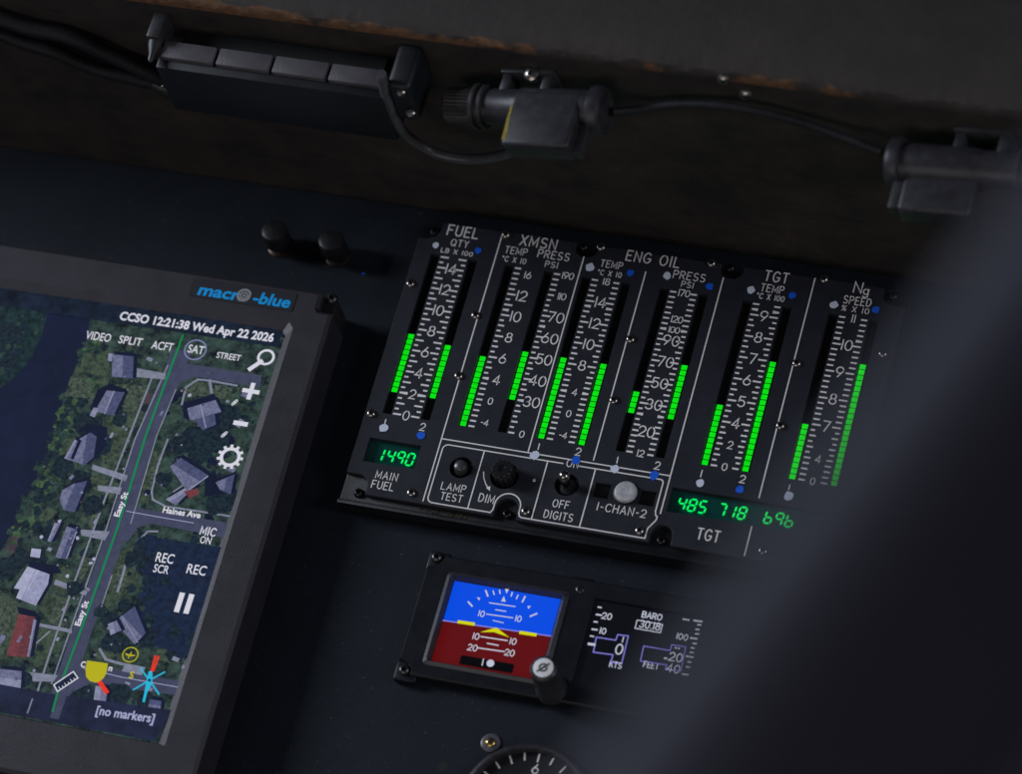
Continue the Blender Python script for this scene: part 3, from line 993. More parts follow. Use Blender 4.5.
b = MB()
LAY = [12.0]
def area_poly(m, *pts):
    ar = abs(sum(pts[i][0] * pts[(i + 1) % len(pts)][1] - pts[(i + 1) % len(pts)][0] * pts[i][1] for i in range(len(pts)))) / 2
    house = m.startswith('map_roof') and ar > 30
    if house:                                    # the pictured house throws a shadow on its pictured garden
        LAY[0] += 0.002
        b.poly([(p[0] + .6, p[1] + 2.2) for p in pts], LAY[0], 'map_shadow')
        LAY[0] += 0.002
        b.poly([(p[0] + 2.0, p[1] + .8) for p in pts], LAY[0], 'map_shadow')
    LAY[0] += 0.003
    b.poly(pts, LAY[0], m)
    if house:                                    # sunlit and shaded roof slopes, the shaded half painted in a darker copy
        P2 = [Vector((p[0], p[1])) for p in pts]
        c = sum(P2, Vector((0, 0))) / len(P2)
        ed = max(((P2[(i + 1) % len(P2)] - P2[i]) for i in range(len(P2))), key=lambda e: e.length).normalized()
        nv = Vector((-ed.y, ed.x))
        if nv.dot(Vector((.75, .4))) < 0: nv = -nv
        half = []
        for i in range(len(P2)):
            p, q = P2[i], P2[(i + 1) % len(P2)]
            dp, dq = (p - c).dot(nv), (q - c).dot(nv)
            if dp >= 0: half.append(p)
            if dp * dq < 0: half.append(p + (q - p) * (dp / (dp - dq)))
        if len(half) > 2:
            LAY[0] += 0.001
            b.poly(half, LAY[0], {'map_roof': 'map_roof_dim', 'map_roof_lit': 'map_roof', 'map_roof_white': 'map_roof_white_shade', 'map_roof_red': 'map_roof_red_shade'}[m])
def line(m, w, *pts):
    LAY[0] += 0.003
    b.ribbon(pts, w, LAY[0], m)
def blob(m, q, r, k=11, wob=.25):
    LAY[0] += 0.0007
    b.ngon(q, r, LAY[0], m, seg=k, wob=wob)
b.poly([(-304, in_b), (ix(in_b) + .3, in_b), (ix(in_t) + .3, in_t), (-304, in_t)], 12.0, 'map_ground')
# lawns
area_poly('map_lawn', (-185.9, -10.7), (-169.2, 8.2), (-160.6, -22.2), (-181.3, -32.2))
area_poly('map_lawn', (-157.1, -14.6), (-137.5, -12.5), (-140.7, -65.8), (-150.7, -67.6), (-153.9, -43.1))
area_poly('map_lawn', (-158.6, -68.9), (-135.6, -74.2), (-139.5, -84.1), (-160.0, -75.4))
area_poly('map_lawn', (-151.8, -86.3), (-141.7, -84.5), (-141.7, -102.9), (-152.4, -98.7))
area_poly('map_lawn', (-183.5, -147.0), (-173.8, -151.3), (-159.4, -155.8), (-150.5, -182.8), (-170.2, -186.5))
area_poly('map_lawn', (-160.3, -142.7), (-143.0, -145.6), (-140.3, -174.9), (-149.7, -188.6), (-157.8, -157.3))
area_poly('map_lawn', (-158.7, -124.3), (-144.3, -130.8), (-143.4, -144.4), (-155.9, -141.9))
area_poly('map_lawn', (-134.8, -20.9), (-128.6, -10.4), (-128.4, -63.6), (-132.1, -70.4))
area_poly('map_lawn', (-125.1, -63.0), (-122.8, -43.9), (-117.5, -83.2), (-122.9, -81.1))
area_poly('map_lawn', (-117.2, -5.2), (-87.7, -5.2), (-90.0, -13.1), (-118.0, -14.2))
area_poly('map_lawn', (-126.4, -115.9), (-117.4, -107.6), (-108.3, -127.1), (-120.3, -147.4), (-126.5, -142.5))
area_poly('map_lawn', (-119.6, -171.1), (-100.3, -170.4), (-99.0, -177.8), (-118.4, -176.7))
area_poly('map_lawn', (-124.7, -201.5), (-110.3, -192.9), (-111.7, -202.5), (-123.3, -205.9))
area_poly('map_soil', (-142.0, -17.1), (-136.0, -17.3), (-136.5, -28.8), (-141.4, -28.4))
area_poly('map_soil', (-188.3, -122.4), (-186.6, -106.1), (-181.4, -107.6), (-183.4, -126.4))
# water and its far bank
area_poly('map_water', (-304, (-238.7, 25.6)[1]), (-188.4, 34.0), (-183.5, 11.5), (-184.4, -7.9), (-184.9, -28.4), (-183.6, -47.1), (-183.7, -72.2), (-186.8, -91.4), (-188.0, -112.5), (-190.8, -125.3), (-304, (-190.8, -125.3)[1]))
area_poly('map_bank', (-304, (-240.5, 22.0)[1]), (-211.3, 22.3), (-210.3, 8.3), (-211.9, -8.8), (-217.5, -21.3), (-223.4, -28.7), (-304, (-223.4, -28.7)[1]))
area_poly('map_tree', (-304, (-237.8, 14.0)[1]), (-218.8, 12.0), (-217.4, -3.3), (-222.5, -17.0), (-304, (-226.3, -20.2)[1]))
for t in range(230):
    k = random.random()
    bank = [(-182.7, 9.1), (-181.0, -25.8), (-182.1, -48.1), (-182.1, -73.1), (-184.3, -95.2), (-186.6, -120.2)]
    f = k * (len(bank) - 1); a = int(min(f, len(bank) - 2)); f -= a
    q = Vector(bank[a]).lerp(Vector(bank[a + 1]), f) + Vector((random.triangular(-5, 16, 0), random.uniform(-5, 5)))
    blob(random.choice(['map_bush', 'map_bush_dim', 'map_bush_dim', 'map_tree', 'map_tree']), q, random.uniform(.8, 3.0), 8, .35)
def scatter(k, quad, ms, r0, r1):
    a, c, d, e = [Vector(p) for p in quad]
    for t in range(k):
        x, y = random.random(), random.random()
        blob(random.choice(ms), (a.lerp(c, x)).lerp(e.lerp(d, x), y), random.uniform(r0, r1), 8, .35)
scatter(180, ((-187.3, 8.3), (-134.1, 11.0), (-130.1, -202.5), (-164.6, -203.2)), ['map_tree', 'map_bush_dim', 'map_tree', 'map_lawn'], .6, 2.8)
scatter(160, ((-126.6, 5.9), (-73.8, 7.3), (-72.8, -203.2), (-113.9, -199.4)), ['map_tree', 'map_bush_dim', 'map_tree', 'map_shadow'], .6, 3.2)
scatter(40, ((-239.5, 18.9), (-211.3, 18.5), (-217.9, -20.1), (-225.1, -23.9)), ['map_bush_dim', 'map_tree', 'map_bank', 'map_tree'], .7, 2.4)
# paler patches of grass between the houses
for t in (((-158.2, -14.8), (-138.2, -13.9), (-139.3, -29.3), (-157.0, -26.0)), ((-160.3, -38.0), (-139.3, -36.8), (-140.7, -50.8), (-154.2, -49.5)), ((-148.6, -52.2), (-141.1, -53.4), (-141.8, -69.7), (-148.5, -67.2)),
          ((-134.8, -43.5), (-127.3, -44.7), (-128.0, -68.5), (-132.9, -68.1)), ((-146.2, -85.3), (-141.4, -85.7), (-142.8, -103.1), (-148.3, -100.4)), ((-163.2, -144.5), (-151.1, -145.9), (-150.6, -157.8), (-158.3, -155.6)), ((-149.6, -146.8), (-142.2, -147.8), (-143.7, -161.3), (-149.9, -160.0)),
          ((-146.5, -170.2), (-142.2, -165.8), (-142.1, -183.6), (-146.8, -186.8)), ((-182.4, -150.4), (-174.2, -153.8), (-169.6, -174.5), (-172.1, -180.9)), ((-143.5, -119.1), (-138.3, -120.6), (-139.0, -132.8), (-143.0, -131.1)), ((-118.7, -8.0), (-106.4, -5.9), (-103.4, -11.7), (-115.0, -16.2)),
          ((-103.0, -5.3), (-91.1, -5.7), (-91.5, -12.1), (-100.0, -11.1)), ((-122.8, -62.6), (-119.5, -47.1), (-118.0, -77.8)), ((-122.9, -121.4), (-118.1, -114.4), (-115.2, -134.4), (-120.7, -139.0)), ((-182.6, 1.4), (-168.2, 1.3), (-166.5, -11.2), (-181.4, -9.9)), ((-184.7, -14.3), (-169.5, -16.8), (-170.9, -27.2), (-183.8, -28.2)),
          ((-176.7, -53.4), (-170.7, -49.9), (-172.5, -62.7), (-177.0, -63.5)), ((-117.1, -178.9), (-104.5, -178.8), (-106.3, -183.9), (-115.7, -183.3)), ((-122.5, -197.5), (-114.6, -193.7), (-116.8, -201.1)), ((-86.7, -159.0), (-77.0, -160.7), (-76.0, -171.1), (-85.3, -170.5)), ((-173.7, -95.2), (-166.2, -96.3), (-169.9, -103.1), (-175.8, -103.0))):
    pts = [Vector(q) for q in t]
    area_poly(random.choice(['map_olive', 'map_lawn']), *[p + Vector((random.uniform(-1, 1), random.uniform(-1, 1))) for p in pts])
# roads
area_poly('map_road', (-132.4, 11.3), (-121.1, 11.3), (-123.6, -11.4), (-126.0, -41.4), (-123.8, -98.4), (-124.9, -145.8), (-125.1, -203.9), (-135.9, -205.9), (-135.8, -147.9), (-134.8, -100.4), (-136.6, -43.2))
area_poly('map_road', (-128.5, 4.3), (-77.6, 4.2), (-76.5, -3.2), (-114.4, -2.8), (-122.1, -8.6), (-124.0, -21.5), (-130.3, -20.1))
area_poly('map_road', (-130.8, -85.6), (-125.3, -86.5), (-117.7, -86.3), (-57.5, -85.8), (-56.4, -95.3), (-87.3, -94.3), (-112.9, -94.0), (-118.8, -97.5), (-121.8, -106.6), (-128.7, -106.7))
area_poly('map_road', (-130.5, -183.7), (-121.4, -179.7), (-68.6, -180.3), (-67.3, -188.2), (-116.8, -190.6), (-120.0, -194.7), (-128.3, -204.5))
line('map_path', 1.1, (-138.8, -6.4), (-140.7, -47.1), (-142.6, -90.8), (-143.7, -139.7), (-143.9, -181.5), (-143.5, -207.4))
line('map_path', .8, (-132.2, 1.1), (-136.8, -46.4), (-136.0, -100.6), (-136.9, -148.1), (-137.4, -194.5))
line('map_path', .7, (-123.2, -12.6), (-125.3, -41.9), (-123.4, -95.9))
line('map_path', .7, (-124.3, -127.7), (-124.3, -149.3))
line('map_path', 1.1, (-118.4, -43.1), (-119.1, -59.5), (-117.7, -75.3), (-115.7, -79.8), (-107.2, -82.6), (-87.5, -82.1), (-65.6, -81.8))
line('map_path', 1.2, (-117.0, -21.0), (-118.0, -10.4), (-112.7, -4.4), (-105.8, -3.9), (-89.7, -4.3))
line('map_path', 1.6, (-105.8, -3.9), (-102.5, -10.9))
line('map_path', 1.1, (-115.5, -104.3), (-112.6, -98.8), (-107.1, -97.8))
line('map_path', 1.4, (-118.1, -136.2), (-118.7, -118.2))
line('map_path', 1.5, (-117.4, -170.6), (-112.4, -175.6), (-104.1, -176.4), (-92.6, -176.6))
# driveways
area_poly('map_path', (-151.6, -3.5), (-131.8, -3.9), (-131.3, -7.6), (-149.9, -9.0))
area_poly('map_path', (-155.6, -65.3), (-134.0, -68.3), (-134.0, -72.0), (-155.2, -68.4))
area_poly('map_path', (-148.8, -77.1), (-135.1, -75.9), (-134.9, -80.2), (-147.9, -80.1))
area_poly('map_path', (-150.5, -104.5), (-133.5, -102.7), (-134.6, -108.3), (-148.3, -107.8))
area_poly('map_path', (-154.4, -135.6), (-134.6, -139.2), (-134.9, -141.7), (-154.6, -138.7))
area_poly('map_path', (-157.9, -162.1), (-136.4, -162.3), (-135.6, -164.5), (-157.4, -163.8))
area_poly('map_path', (-155.9, -190.9), (-135.6, -189.4), (-136.6, -193.2), (-154.1, -196.5))
line('map_path', .9, (-153.8, -174.5), (-148.0, -165.7))
line('map_path', .9, (-105.5, -73.1), (-100.3, -67.2))
area_poly('map_roof_lit', (-108.5, -78.5), (-99.6, -69.6), (-96.6, -71.5), (-101.8, -81.0))
# trees and house shadows
for q, r in (((-171.7, -68.8), 7), ((-160.0, -75.4), 6), ((-165.0, -41.9), 8), ((-153.3, -52.4), 6), ((-149.0, -36.0), 5), ((-148.4, -89.4), 7), ((-166.3, -110.4), 6), ((-166.7, -127.0), 5), ((-141.9, -138.2), 5), ((-178.2, -127.9), 6), ((-182.9, -134.8), 7),
             ((-102.8, -40.4), 8), ((-92.2, -38.5), 8), ((-88.6, -25.4), 8), ((-110.8, -44.9), 7), ((-97.8, -48.8), 7), ((-75.9, -72.7), 7), ((-80.5, -76.6), 6), ((-112.7, -67.0), 5), ((-100.9, -113.7), 7), ((-116.3, -116.5), 5),
             ((-118.5, -153.0), 5), ((-112.7, -163.8), 6), ((-107.5, -165.8), 5), ((-92.1, -160.0), 6), ((-124.3, -149.3), 4), ((-99.7, -193.8), 7), ((-119.8, -198.8), 5), ((-115.9, -196.8), 5), ((-84.3, -193.8), 5), ((-153.3, -195.1), 5), ((-76.0, -165.8), 5), ((-101.1, -149.8), 6), ((-89.3, -150.5), 6)):
    blob('map_tree', q, r)
area_poly('map_shadow', (-167.2, -20.2), (-161.6, -15.4), (-150.3, -17.3), (-150.0, -21.7), (-160.8, -21.6), (-164.1, -33.6), (-167.9, -33.0))
area_poly('map_shadow', (-170.4, -47.3), (-165.2, -41.3), (-154.3, -41.9), (-151.9, -52.8), (-154.5, -63.2), (-158.5, -49.0), (-163.6, -46.1))
area_poly('map_shadow', (-116.7, -20.3), (-101.1, -11.3), (-92.3, -21.0), (-100.0, -14.9), (-112.9, -22.8), (-109.4, -30.3), (-113.5, -28.5))
area_poly('map_shadow', (-90.5, -63.0), (-86.8, -56.2), (-78.5, -70.1), (-87.5, -72.9))
area_poly('map_shadow', (-172.2, -128.0), (-156.0, -127.4), (-152.2, -131.6), (-158.9, -132.8), (-172.4, -131.1))
area_poly('map_shadow', (-170.9, -154.9), (-159.4, -155.8), (-158.3, -159.2), (-168.4, -158.7))
# houses
area_poly('map_roof', (-165.5, 2.4), (-153.2, 3.2), (-149.5, -10.2), (-161.8, -11.0))
area_poly('map_roof_lit', (-168.0, 2.6), (-165.7, 3.0), (-164.7, -2.0), (-167.2, -1.7))
area_poly('map_roof', (-161.9, -19.9), (-151.4, -19.4), (-153.2, -34.2), (-164.7, -33.7))
line('map_roof_lit', .8, (-157.8, -19.8), (-158.6, -33.9))
area_poly('map_roof_lit', (-166.0, -31.4), (-163.0, -31.5), (-163.5, -37.3), (-166.7, -36.6))
area_poly('map_roof', (-162.9, -46.6), (-158.6, -48.7), (-156.4, -61.1), (-160.2, -66.7), (-171.3, -64.7), (-169.2, -52.7))
area_poly('map_roof_lit', (-170.5, -52.3), (-168.4, -53.2), (-169.3, -65.2), (-172.8, -64.6))
area_poly('map_roof', (-162.7, -78.7), (-155.5, -75.5), (-156.6, -95.0), (-163.0, -95.1), (-167.4, -89.1), (-167.7, -83.6))
area_poly('map_roof', (-158.3, -104.1), (-151.7, -104.7), (-152.1, -123.1), (-158.8, -123.1))
line('map_roof_lit', .7, (-152.0, -107.2), (-152.3, -122.5))
area_poly('map_roof_lit', (-165.7, -103.3), (-162.2, -103.0), (-163.9, -114.9), (-166.2, -114.7))
area_poly('map_roof_white', (-173.6, -120.3), (-168.1, -119.9), (-167.3, -125.1), (-172.9, -125.1))
area_poly('map_roof_white', (-172.4, -131.1), (-158.7, -133.4), (-157.7, -139.0), (-160.5, -152.7), (-172.8, -150.2), (-172.4, -145.0), (-175.9, -145.0))
line('map_roof_lit', .5, (-167.2, -132.5), (-169.4, -150.5))
area_poly('map_roof_red', (-168.3, -159.0), (-158.3, -159.2), (-155.2, -182.7), (-167.3, -183.6))
area_poly('map_roof_lit', (-159.0, -160.6), (-157.2, -160.8), (-154.1, -182.3), (-155.7, -182.0))
area_poly('map_roof_lit', (-168.4, -191.8), (-155.9, -190.9), (-153.3, -200.4), (-165.0, -201.8))
area_poly('map_roof', (-113.2, -22.8), (-99.0, -15.0), (-93.2, -21.8), (-96.9, -23.5), (-94.1, -29.5), (-100.5, -34.4), (-106.1, -29.5), (-109.8, -29.1))
line('map_roof_lit', .8, (-106.2, -19.7), (-99.4, -32.3))
area_poly('map_roof', (-112.2, -59.1), (-107.7, -52.8), (-89.3, -60.3), (-98.0, -71.7))
line('map_roof_lit', .9, (-89.4, -61.0), (-97.0, -70.3))
area_poly('map_roof_red', (-100.0, -72.1), (-92.8, -69.0), (-90.8, -71.7), (-95.4, -75.6))
area_poly('map_roof', (-83.9, -63.7), (-74.9, -57.1), (-73.5, -69.2), (-80.5, -67.4))
area_poly('map_roof', (-114.5, -153.7), (-106.1, -142.9), (-95.3, -157.0), (-99.3, -164.3))
area_poly('map_roof_lit', (-117.6, -155.8), (-113.4, -152.7), (-108.9, -157.8), (-114.0, -161.7))
line('map_roof_lit', .7, (-111.4, -149.9), (-98.1, -162.9))
area_poly('map_path', (-100.8, -175.8), (-89.3, -176.0), (-90.1, -180.8), (-101.6, -180.6))
area_poly('map_roof_lit', (-113.1, -191.1), (-106.0, -192.0), (-104.5, -200.0), (-111.4, -200.1))
area_poly('map_roof', (-81.6, -193.2), (-74.8, -193.1), (-74.1, -198.8), (-80.9, -198.9))
for q, a, w, h in (((-143.6, 3.0), .3, 3.4, 2.2), ((-126.6, -28.3), .25, 1.6, 3), ((-164.9, -75.0), .4, 2, 3), ((-150.5, -46.3), .2, 1.6, 3.4), ((-163.4, -119.1), .3, 2.4, 2), ((-134.9, -138.1), .3, 2.6, 1.6), ((-143.2, -98.3), .3, 1.6, 3), ((-91.9, -14.7), .2, 2, 1.4), ((-82.9, -9.4), .2, 5, 2.4),
                  ((-81.2, -26.6), .3, 3, 5), ((-77.4, -54.5), .2, 4, 3), ((-74.5, -168.5), .2, 4, 2.4), ((-68.3, -172.0), .2, 3, 2), ((-144.4, -151.8), .3, 1.4, 2.2), ((-142.2, -169.3), .3, 1.4, 2.2), ((-163.0, -173.2), .3, 1.6, 4), ((-172.9, -175.1), .3, 3, 5), ((-96.2, -186.7), .2, 3, 1.2), ((-83.3, -187.7), .2, 3, 2)):
    c, d = math.cos(-a), math.sin(-a)
    area_poly(random.choice(['map_roof', 'map_roof_lit', 'map_path']), *[(q[0] + x * c - y * d, q[1] + x * d + y * c) for x, y in ((-w / 2, -h / 2), (w / 2, -h / 2), (w / 2, h / 2), (-w / 2, h / 2))])
for t in range(70):
    k = random.random(); side = random.choice((-1, 1))
    c = Vector((-128.5, 11.9)).lerp(Vector((-132.3, -199.4)), k) + Vector((side * random.uniform(7, 26), random.uniform(-3, 3)))
    if c.x < ix(c.y) - 3:
        blob(random.choice(['map_path', 'map_roof', 'map_roof_dim', 'map_roof_lit', 'map_soil']), c, random.uniform(.35, .9), 6, .4)
for q in ((-137.2, -120.4), (-138.1, -122.9), (-102.7, -102.5), (-101.4, -104.7), (-148.4, -132.7), (-163.2, -101.9), (-170.1, -113.0), (-150.0, -109.9), (-114.2, -14.8)):
    blob('map_roof_white', q, 1.1, 7)
# dark control shades, header and footer bands
area_poly('map_dark', (-110.0, -110.5), (-108.2, -101.7), (-69.1, -100.7), (-68.6, -117.4), (-67.2, -155.3), (-87.7, -155.6), (-101.4, -137.9))
area_poly('map_header', (-304, in_t + .2), (-74.1, 34.0), (-73.1, 22.7), (-128.1, 22.2), (-185.6, 21.5), (-304, (-237.2, 21.2)[1]))
area_poly('map_header', (-304, in_t - 2.2), (ix(in_t), in_t - 2.2), (ix(in_t), in_t), (-304, in_t))
area_poly('map_footer', (-304, (-165.3, -201.0)[1]), (-130.8, -200.3), (-67.9, -197.0), (-71.1, -215.6), (-304, in_b - .2))
scatter(70, ((-115.5, -104.3), (-105.2, -99.9), (-80.2, -157.7), (-102.9, -144.1)), ['map_dark', 'map_tree', 'map_dark'], 1.2, 4.0)
scatter(40, ((-89.3, -150.5), (-66.8, -149.3), (-67.9, -164.3), (-86.9, -161.9)), ['map_dark', 'map_tree', 'map_dark'], 1.2, 4.0)
line('map_road', 5.0, (-129.2, -201.7), (-129.4, -211.7))
line('map_path', .8, (-144.8, -205.3), (-144.9, -213.5))
line('ui_route', 1.1, (-129.2, 20.8), (-131.2, -42.3), (-129.8, -99.5), (-130.6, -146.9), (-132.3, -199.4), (-131.7, -209.8))
line('ui_soft', .35, (-127.8, -89.4), (-108.5, -89.6), (-88.7, -89.6))
line('ui_soft', .35, (-122.7, -182.9), (-100.5, -184.0), (-68.6, -183.8))
map_img = b.build('map_image', MFD, flat=True)

TN = 13.3
def caption(*a):
    b = MB()
    stamp(b, *a)
    b.build('screen_text', MFD, flat=True)
caption('CCSO 12:21:38 Wed Apr 22 2026', (-168.6, 24.1), (-77.3, 25.2), 5.2, TN, 'ui_white', .03)
for s, a, c, h in (('VIDEO', (-184.3, 9.1), (-169.4, 9.3), 5.0), ('SPLIT', (-164.6, 9.7), (-150.8, 9.9), 4.8), ('ACFT', (-144.8, 9.5), (-132.3, 9.7), 5.0),
                   ('SAT', (-123.6, 10.7), (-114.2, 10.8), 5.0), ('STREET', (-106.3, 10.2), (-92.2, 10.4), 3.7), ('ON', (-82.0, -100.5), (-75.7, -100.4), 4.2),
                   ('REC', (-102.9, -115.6), (-92.8, -115.3), 5.6), ('SCR', (-102.3, -121.8), (-93.6, -121.6), 4.8), ('REC', (-83.9, -119.1), (-73.1, -118.8), 5.6)):
    caption(s, a, c, h, TN, 'ui_white', .010)
_b = MB()
write(_b, 'MIC', (-83.2, -95.5), (-74.8, -95.3), 4.6, TN, 'ui_white', w=.72, gap=.3)
_b.build('screen_text', MFD, flat=True)
caption('[no markers]', (-107.9, -207.2), (-75.4, -205.9), 5.0, TN, 'ui_soft', .02)
caption('Haines Ave', (-107.8, -86.7), (-86.0, -86.3), 3.6, TN, 'ui_white', .03)
caption('Easy St', (-130.9, -93.7), (-130.2, -78.6), 3.2, TN, 'ui_white', .03)
caption('Easy St', (-132.3, -159.9), (-131.8, -145.1), 3.2, TN, 'ui_white', .03)
caption('C', (-124.6, -182.7), (-122.0, -182.5), 3.4, TN, 'ui_white', .03)
caption('n', (-108.9, -181.8), (-106.8, -181.8), 3.4, TN, 'ui_white', .03)
caption('S', (-96.4, -183.9), (-94.0, -183.8), 4.0, TN, 'ui_yellow', .03)

def symbol(name, fn):
    b = MB()
    fn(b)
    o = b.build(name, MFD, flat=True)
    o.location.y -= 0.0004
symbol('button_ring', lambda b: b.ring((-119.4, 13.0), 5.7, 6.5, 12.75, 'ui_ring'))
def sy(b):
    b.ring((-78.3, 15.3), 3.6, 5.0, 12.8, 'ui_white')
    b.ribbon([(-80.2, 12.3), (-85.2, 6.6)], 2.5, 12.82, 'ui_white')
symbol('magnifier_symbol', sy)
def sy(b):
    q = (-80.6, -6.6)
    b.poly(rect(q[0] - 5.0, q[0] + 5.0, q[1] - 1.25, q[1] + 1.25), 12.8, 'ui_white')
    b.poly(rect(q[0] - 1.25, q[0] + 1.25, q[1] - 5.2, q[1] + 5.2), 12.84, 'ui_white')
symbol('plus_symbol', sy)
q = (-80.5, -26.8)
symbol('minus_symbol', lambda b: b.poly(rect(q[0] - 4.2, q[0] + 4.2, q[1] - 1.35, q[1] + 1.35), 12.8, 'ui_white'))
def sy(b):
    q = (-80.3, -47.6)
    b.ring(q, 4.0, 5.9, 12.8, 'ui_white')
    for i in range(11):
        a = 2 * PI * i / 11
        d = Vector((math.cos(a), math.sin(a)))
        b.ribbon([Vector(q) + d * 5.7, Vector(q) + d * 6.8], 1.7, 12.83, 'ui_white')
symbol('gear_symbol', sy)
for q in ((-87.6, -14.9), (-87.6, -34.9)):
    def sy(b):
        for dx, dy in ((-.4, -.6), (.4, .6)):
            pts = [(q[0] + dx + .8 * math.cos(t) * .9 + .5 * math.sin(t), q[1] + dy + 1.2 * math.sin(t)) for t in [2 * PI * i / 12 for i in range(12)]]
            b.ribbon(pts, .5, 12.8 + .02 * (dx > 0), 'ui_white', closed=True)
    symbol('link_symbol', sy)
for q in ((-82.3, -136.4), (-76.9, -136.3)):
    symbol('pause_bar', lambda b: b.poly(rect(q[0] - 1.5, q[0] + 1.5, q[1] - 5.8, q[1] + 5.8), 12.8, 'ui_white'))
def sy(b):
    rq = [(-135.7, -195.3), (-127.5, -185.9), (-123.9, -189.0), (-132.5, -198.6)]
    b.poly(rq, 12.78, 'map_dark')
    b.ribbon(rq, .65, 12.8, 'ui_white', closed=True)
    for i in range(1, 7):
        t = i / 7
        a = Vector(rq[0]).lerp(Vector(rq[1]), t); c = Vector(rq[3]).lerp(Vector(rq[2]), t)
        b.ribbon([c, c.lerp(a, .42 if i % 2 else .28)], .35, 12.81, 'ui_white')
symbol('ruler_symbol', sy)
symbol('shield_symbol', lambda b: b.poly([(-122.0, -178.4), (-110.2, -177.9), (-109.3, -183.6), (-110.0, -186.7), (-111.9, -189.0), (-113.5, -189.8), (-116.9, -189.5), (-119.6, -187.6), (-121.3, -183.5)], 12.9, 'ui_yellow'))
symbol('heading_bar', lambda b: b.ribbon([(-111.5, -189.0), (-105.9, -193.8)], 2.4, 12.86, 'ui_red'))
def sy(b):
    c = (-99.7, -170.7)
    b.ring(c, 3.9, 4.5, 12.8, 'ui_yellow')
    b.poly([(c[0] - 2.9, c[1] + .5), (c[0] - 1.0, c[1] + .1), (c[0] + 2.6, c[1] + .3), (c[0] + 2.9, c[1] - .2), (c[0] + 1, c[1] - .8), (c[0] - 1.8, c[1] - .8), (c[0] - 2.6, c[1] - .4)], 12.81, 'ui_yellow')
    b.ribbon([(c[0] + .2, c[1] + 1.4), (c[0] - .4, c[1] - 2.0)], .6, 12.83, 'ui_yellow')
symbol('aircraft_symbol', sy)
def sy(b):
    h = (-84.8, -183.0)
    for k, q in enumerate(((-91.9, -177.2), (-78.1, -176.9), (-91.8, -189.8), (-77.3, -189.6))):
        b.ribbon([h, q], .85, 12.84 + .01 * k, 'ui_cyan')
    b.poly([(-86.7, -177.9), (-84.7, -177.9), (-82.8, -184.3), (-83.9, -190.5), (-83.5, -195.7), (-84.8, -195.6), (-85.4, -190.2), (-86.3, -183.7)], 12.9, 'ui_cyan')
    b.ngon(h, .9, 12.93, 'map_dark', seg=12)
symbol('helicopter_symbol', sy)
def sy(b):
    for q0, q1 in (((-85.4, -177.6), (-85.9, -169.0)), ((-84.4, -177.2), (-84.1, -169.0))):
        b.ribbon([q0, q1], 1.1, 12.86, 'ui_red')
symbol('course_mark', sy)

# maker's badge on the frame
b = MB()
q0, q1 = (-133.4, 56.2), (-68.8, 45.1)
bu0, bu1, bv0, bv1 = (-132.7, 50.1)[0], (-71.3, 50.7)[0], (-70.6, 44.4)[1] , (-133.6, 56.1)[1]
b.plate(rrect(bu0, bu1, bv0, bv1, .6), [], 15.35, 14.9, 'badge_black')
badge = b.build('badge', MFD, flat=True)
b = MB()
stamp(b, 'macr', (-128.0, 46.0), (-103.6, 46.1), 7.0, 15.42, 'badge_blue', .028, slant=.12)
stamp(b, '-blue', (-95.6, 46.3), (-73.7, 46.4), 7.0, 15.42, 'badge_blue', .028, slant=.12)
c = (-101.1, 49.7)
for r0, r1, a0, a1 in ((3.0, 4.3, 20, 250), (2.6, 3.9, 200, 380), (1.5, 2.4, 0, 359.9), (.2, 0.9, 0, 359.9)):
    b.ring(c, r0, r1, 15.42 + .02 * r0, 'badge_silver', seg=30, a0=math.radians(a0), a1=math.radians(a1))
b.build('lettering', badge, flat=True)

# ================================================================== STANDBY FLIGHT DISPLAY
ES = thing('standby_display', 'small black flight display with blue and brown horizon screen below the gauge panel', 'flight display', P(120, -113, -14))
E0, E1, E2, E3 = 38.6, 216.0, -146.0, -75.2
SC1 = (55.6, 115.0, -135.6, -88.2)
SC2 = (133.4, 208.0, -137.4, -85.0)
def ear(c, r=5.2):
    return c
eo = [(46.5, E2), (E1, E2), (E1, E3), (131.0, E3), (47.5, E3), (46.2, E3 - 3.0), (44.4, E3 - 5.6), (38.9, E3 - 7.5), (38.6, E2 + 8), (43.6, E2 + 6.6), (46.4, E2 + 3.6)]
mb = MB()
mb.plate(eo, [rrect(SC1[0] - 3.4, SC1[1] + 3.0, SC1[2] - 2.4, SC1[3] + 3.0, 2.0), rrect(*SC2, .6)], -6.0, -14.0, 'esis_paint', ch=0.9)
mb.build('bezel', ES, flat=True)
for bx in ((37.2, 50, E2 - 3.4, E2 + 8), (37.4, 50, E3 - 9, E3 + 2.5), (117, 130, E3 - 9, E3 + 2.0)):
    b = MB()
    b.box(*bx, -14.2, -8.2, 'esis_paint', bev=1.4, seg=3)
    b.build('mounting_ear', ES)
# raised frame round the attitude screen
mb = MB()
fo = rrect(SC1[0] - 4.4, SC1[1] + 4.6, SC1[2] - 3.4, SC1[3] + 4.2, 2.6)
fi = rrect(SC1[0] - .2, SC1[1] + .2, SC1[2] - .2, SC1[3] + .2, .4)
fm = rrect(SC1[0] - 2.2, SC1[1] + 2.4, SC1[2] - 1.6, SC1[3] + 1.8, 2.0)
la = [mb.bm.verts.new(P(*p, -6.05)) for p in fo]
lb = [mb.bm.verts.new(P(*p, -4.4)) for p in fm]
lc = [mb.bm.verts.new(P(*p, -7.9)) for p in fi]
for A, B in ((la, lb), (lb, lc)):
    for i in range(len(A)):
        j = (i + 1) % len(A)
        mb.face([A[i], A[j], B[j], B[i]], 'frame_grey')
mb.build('screen_frame', ES, flat=False)

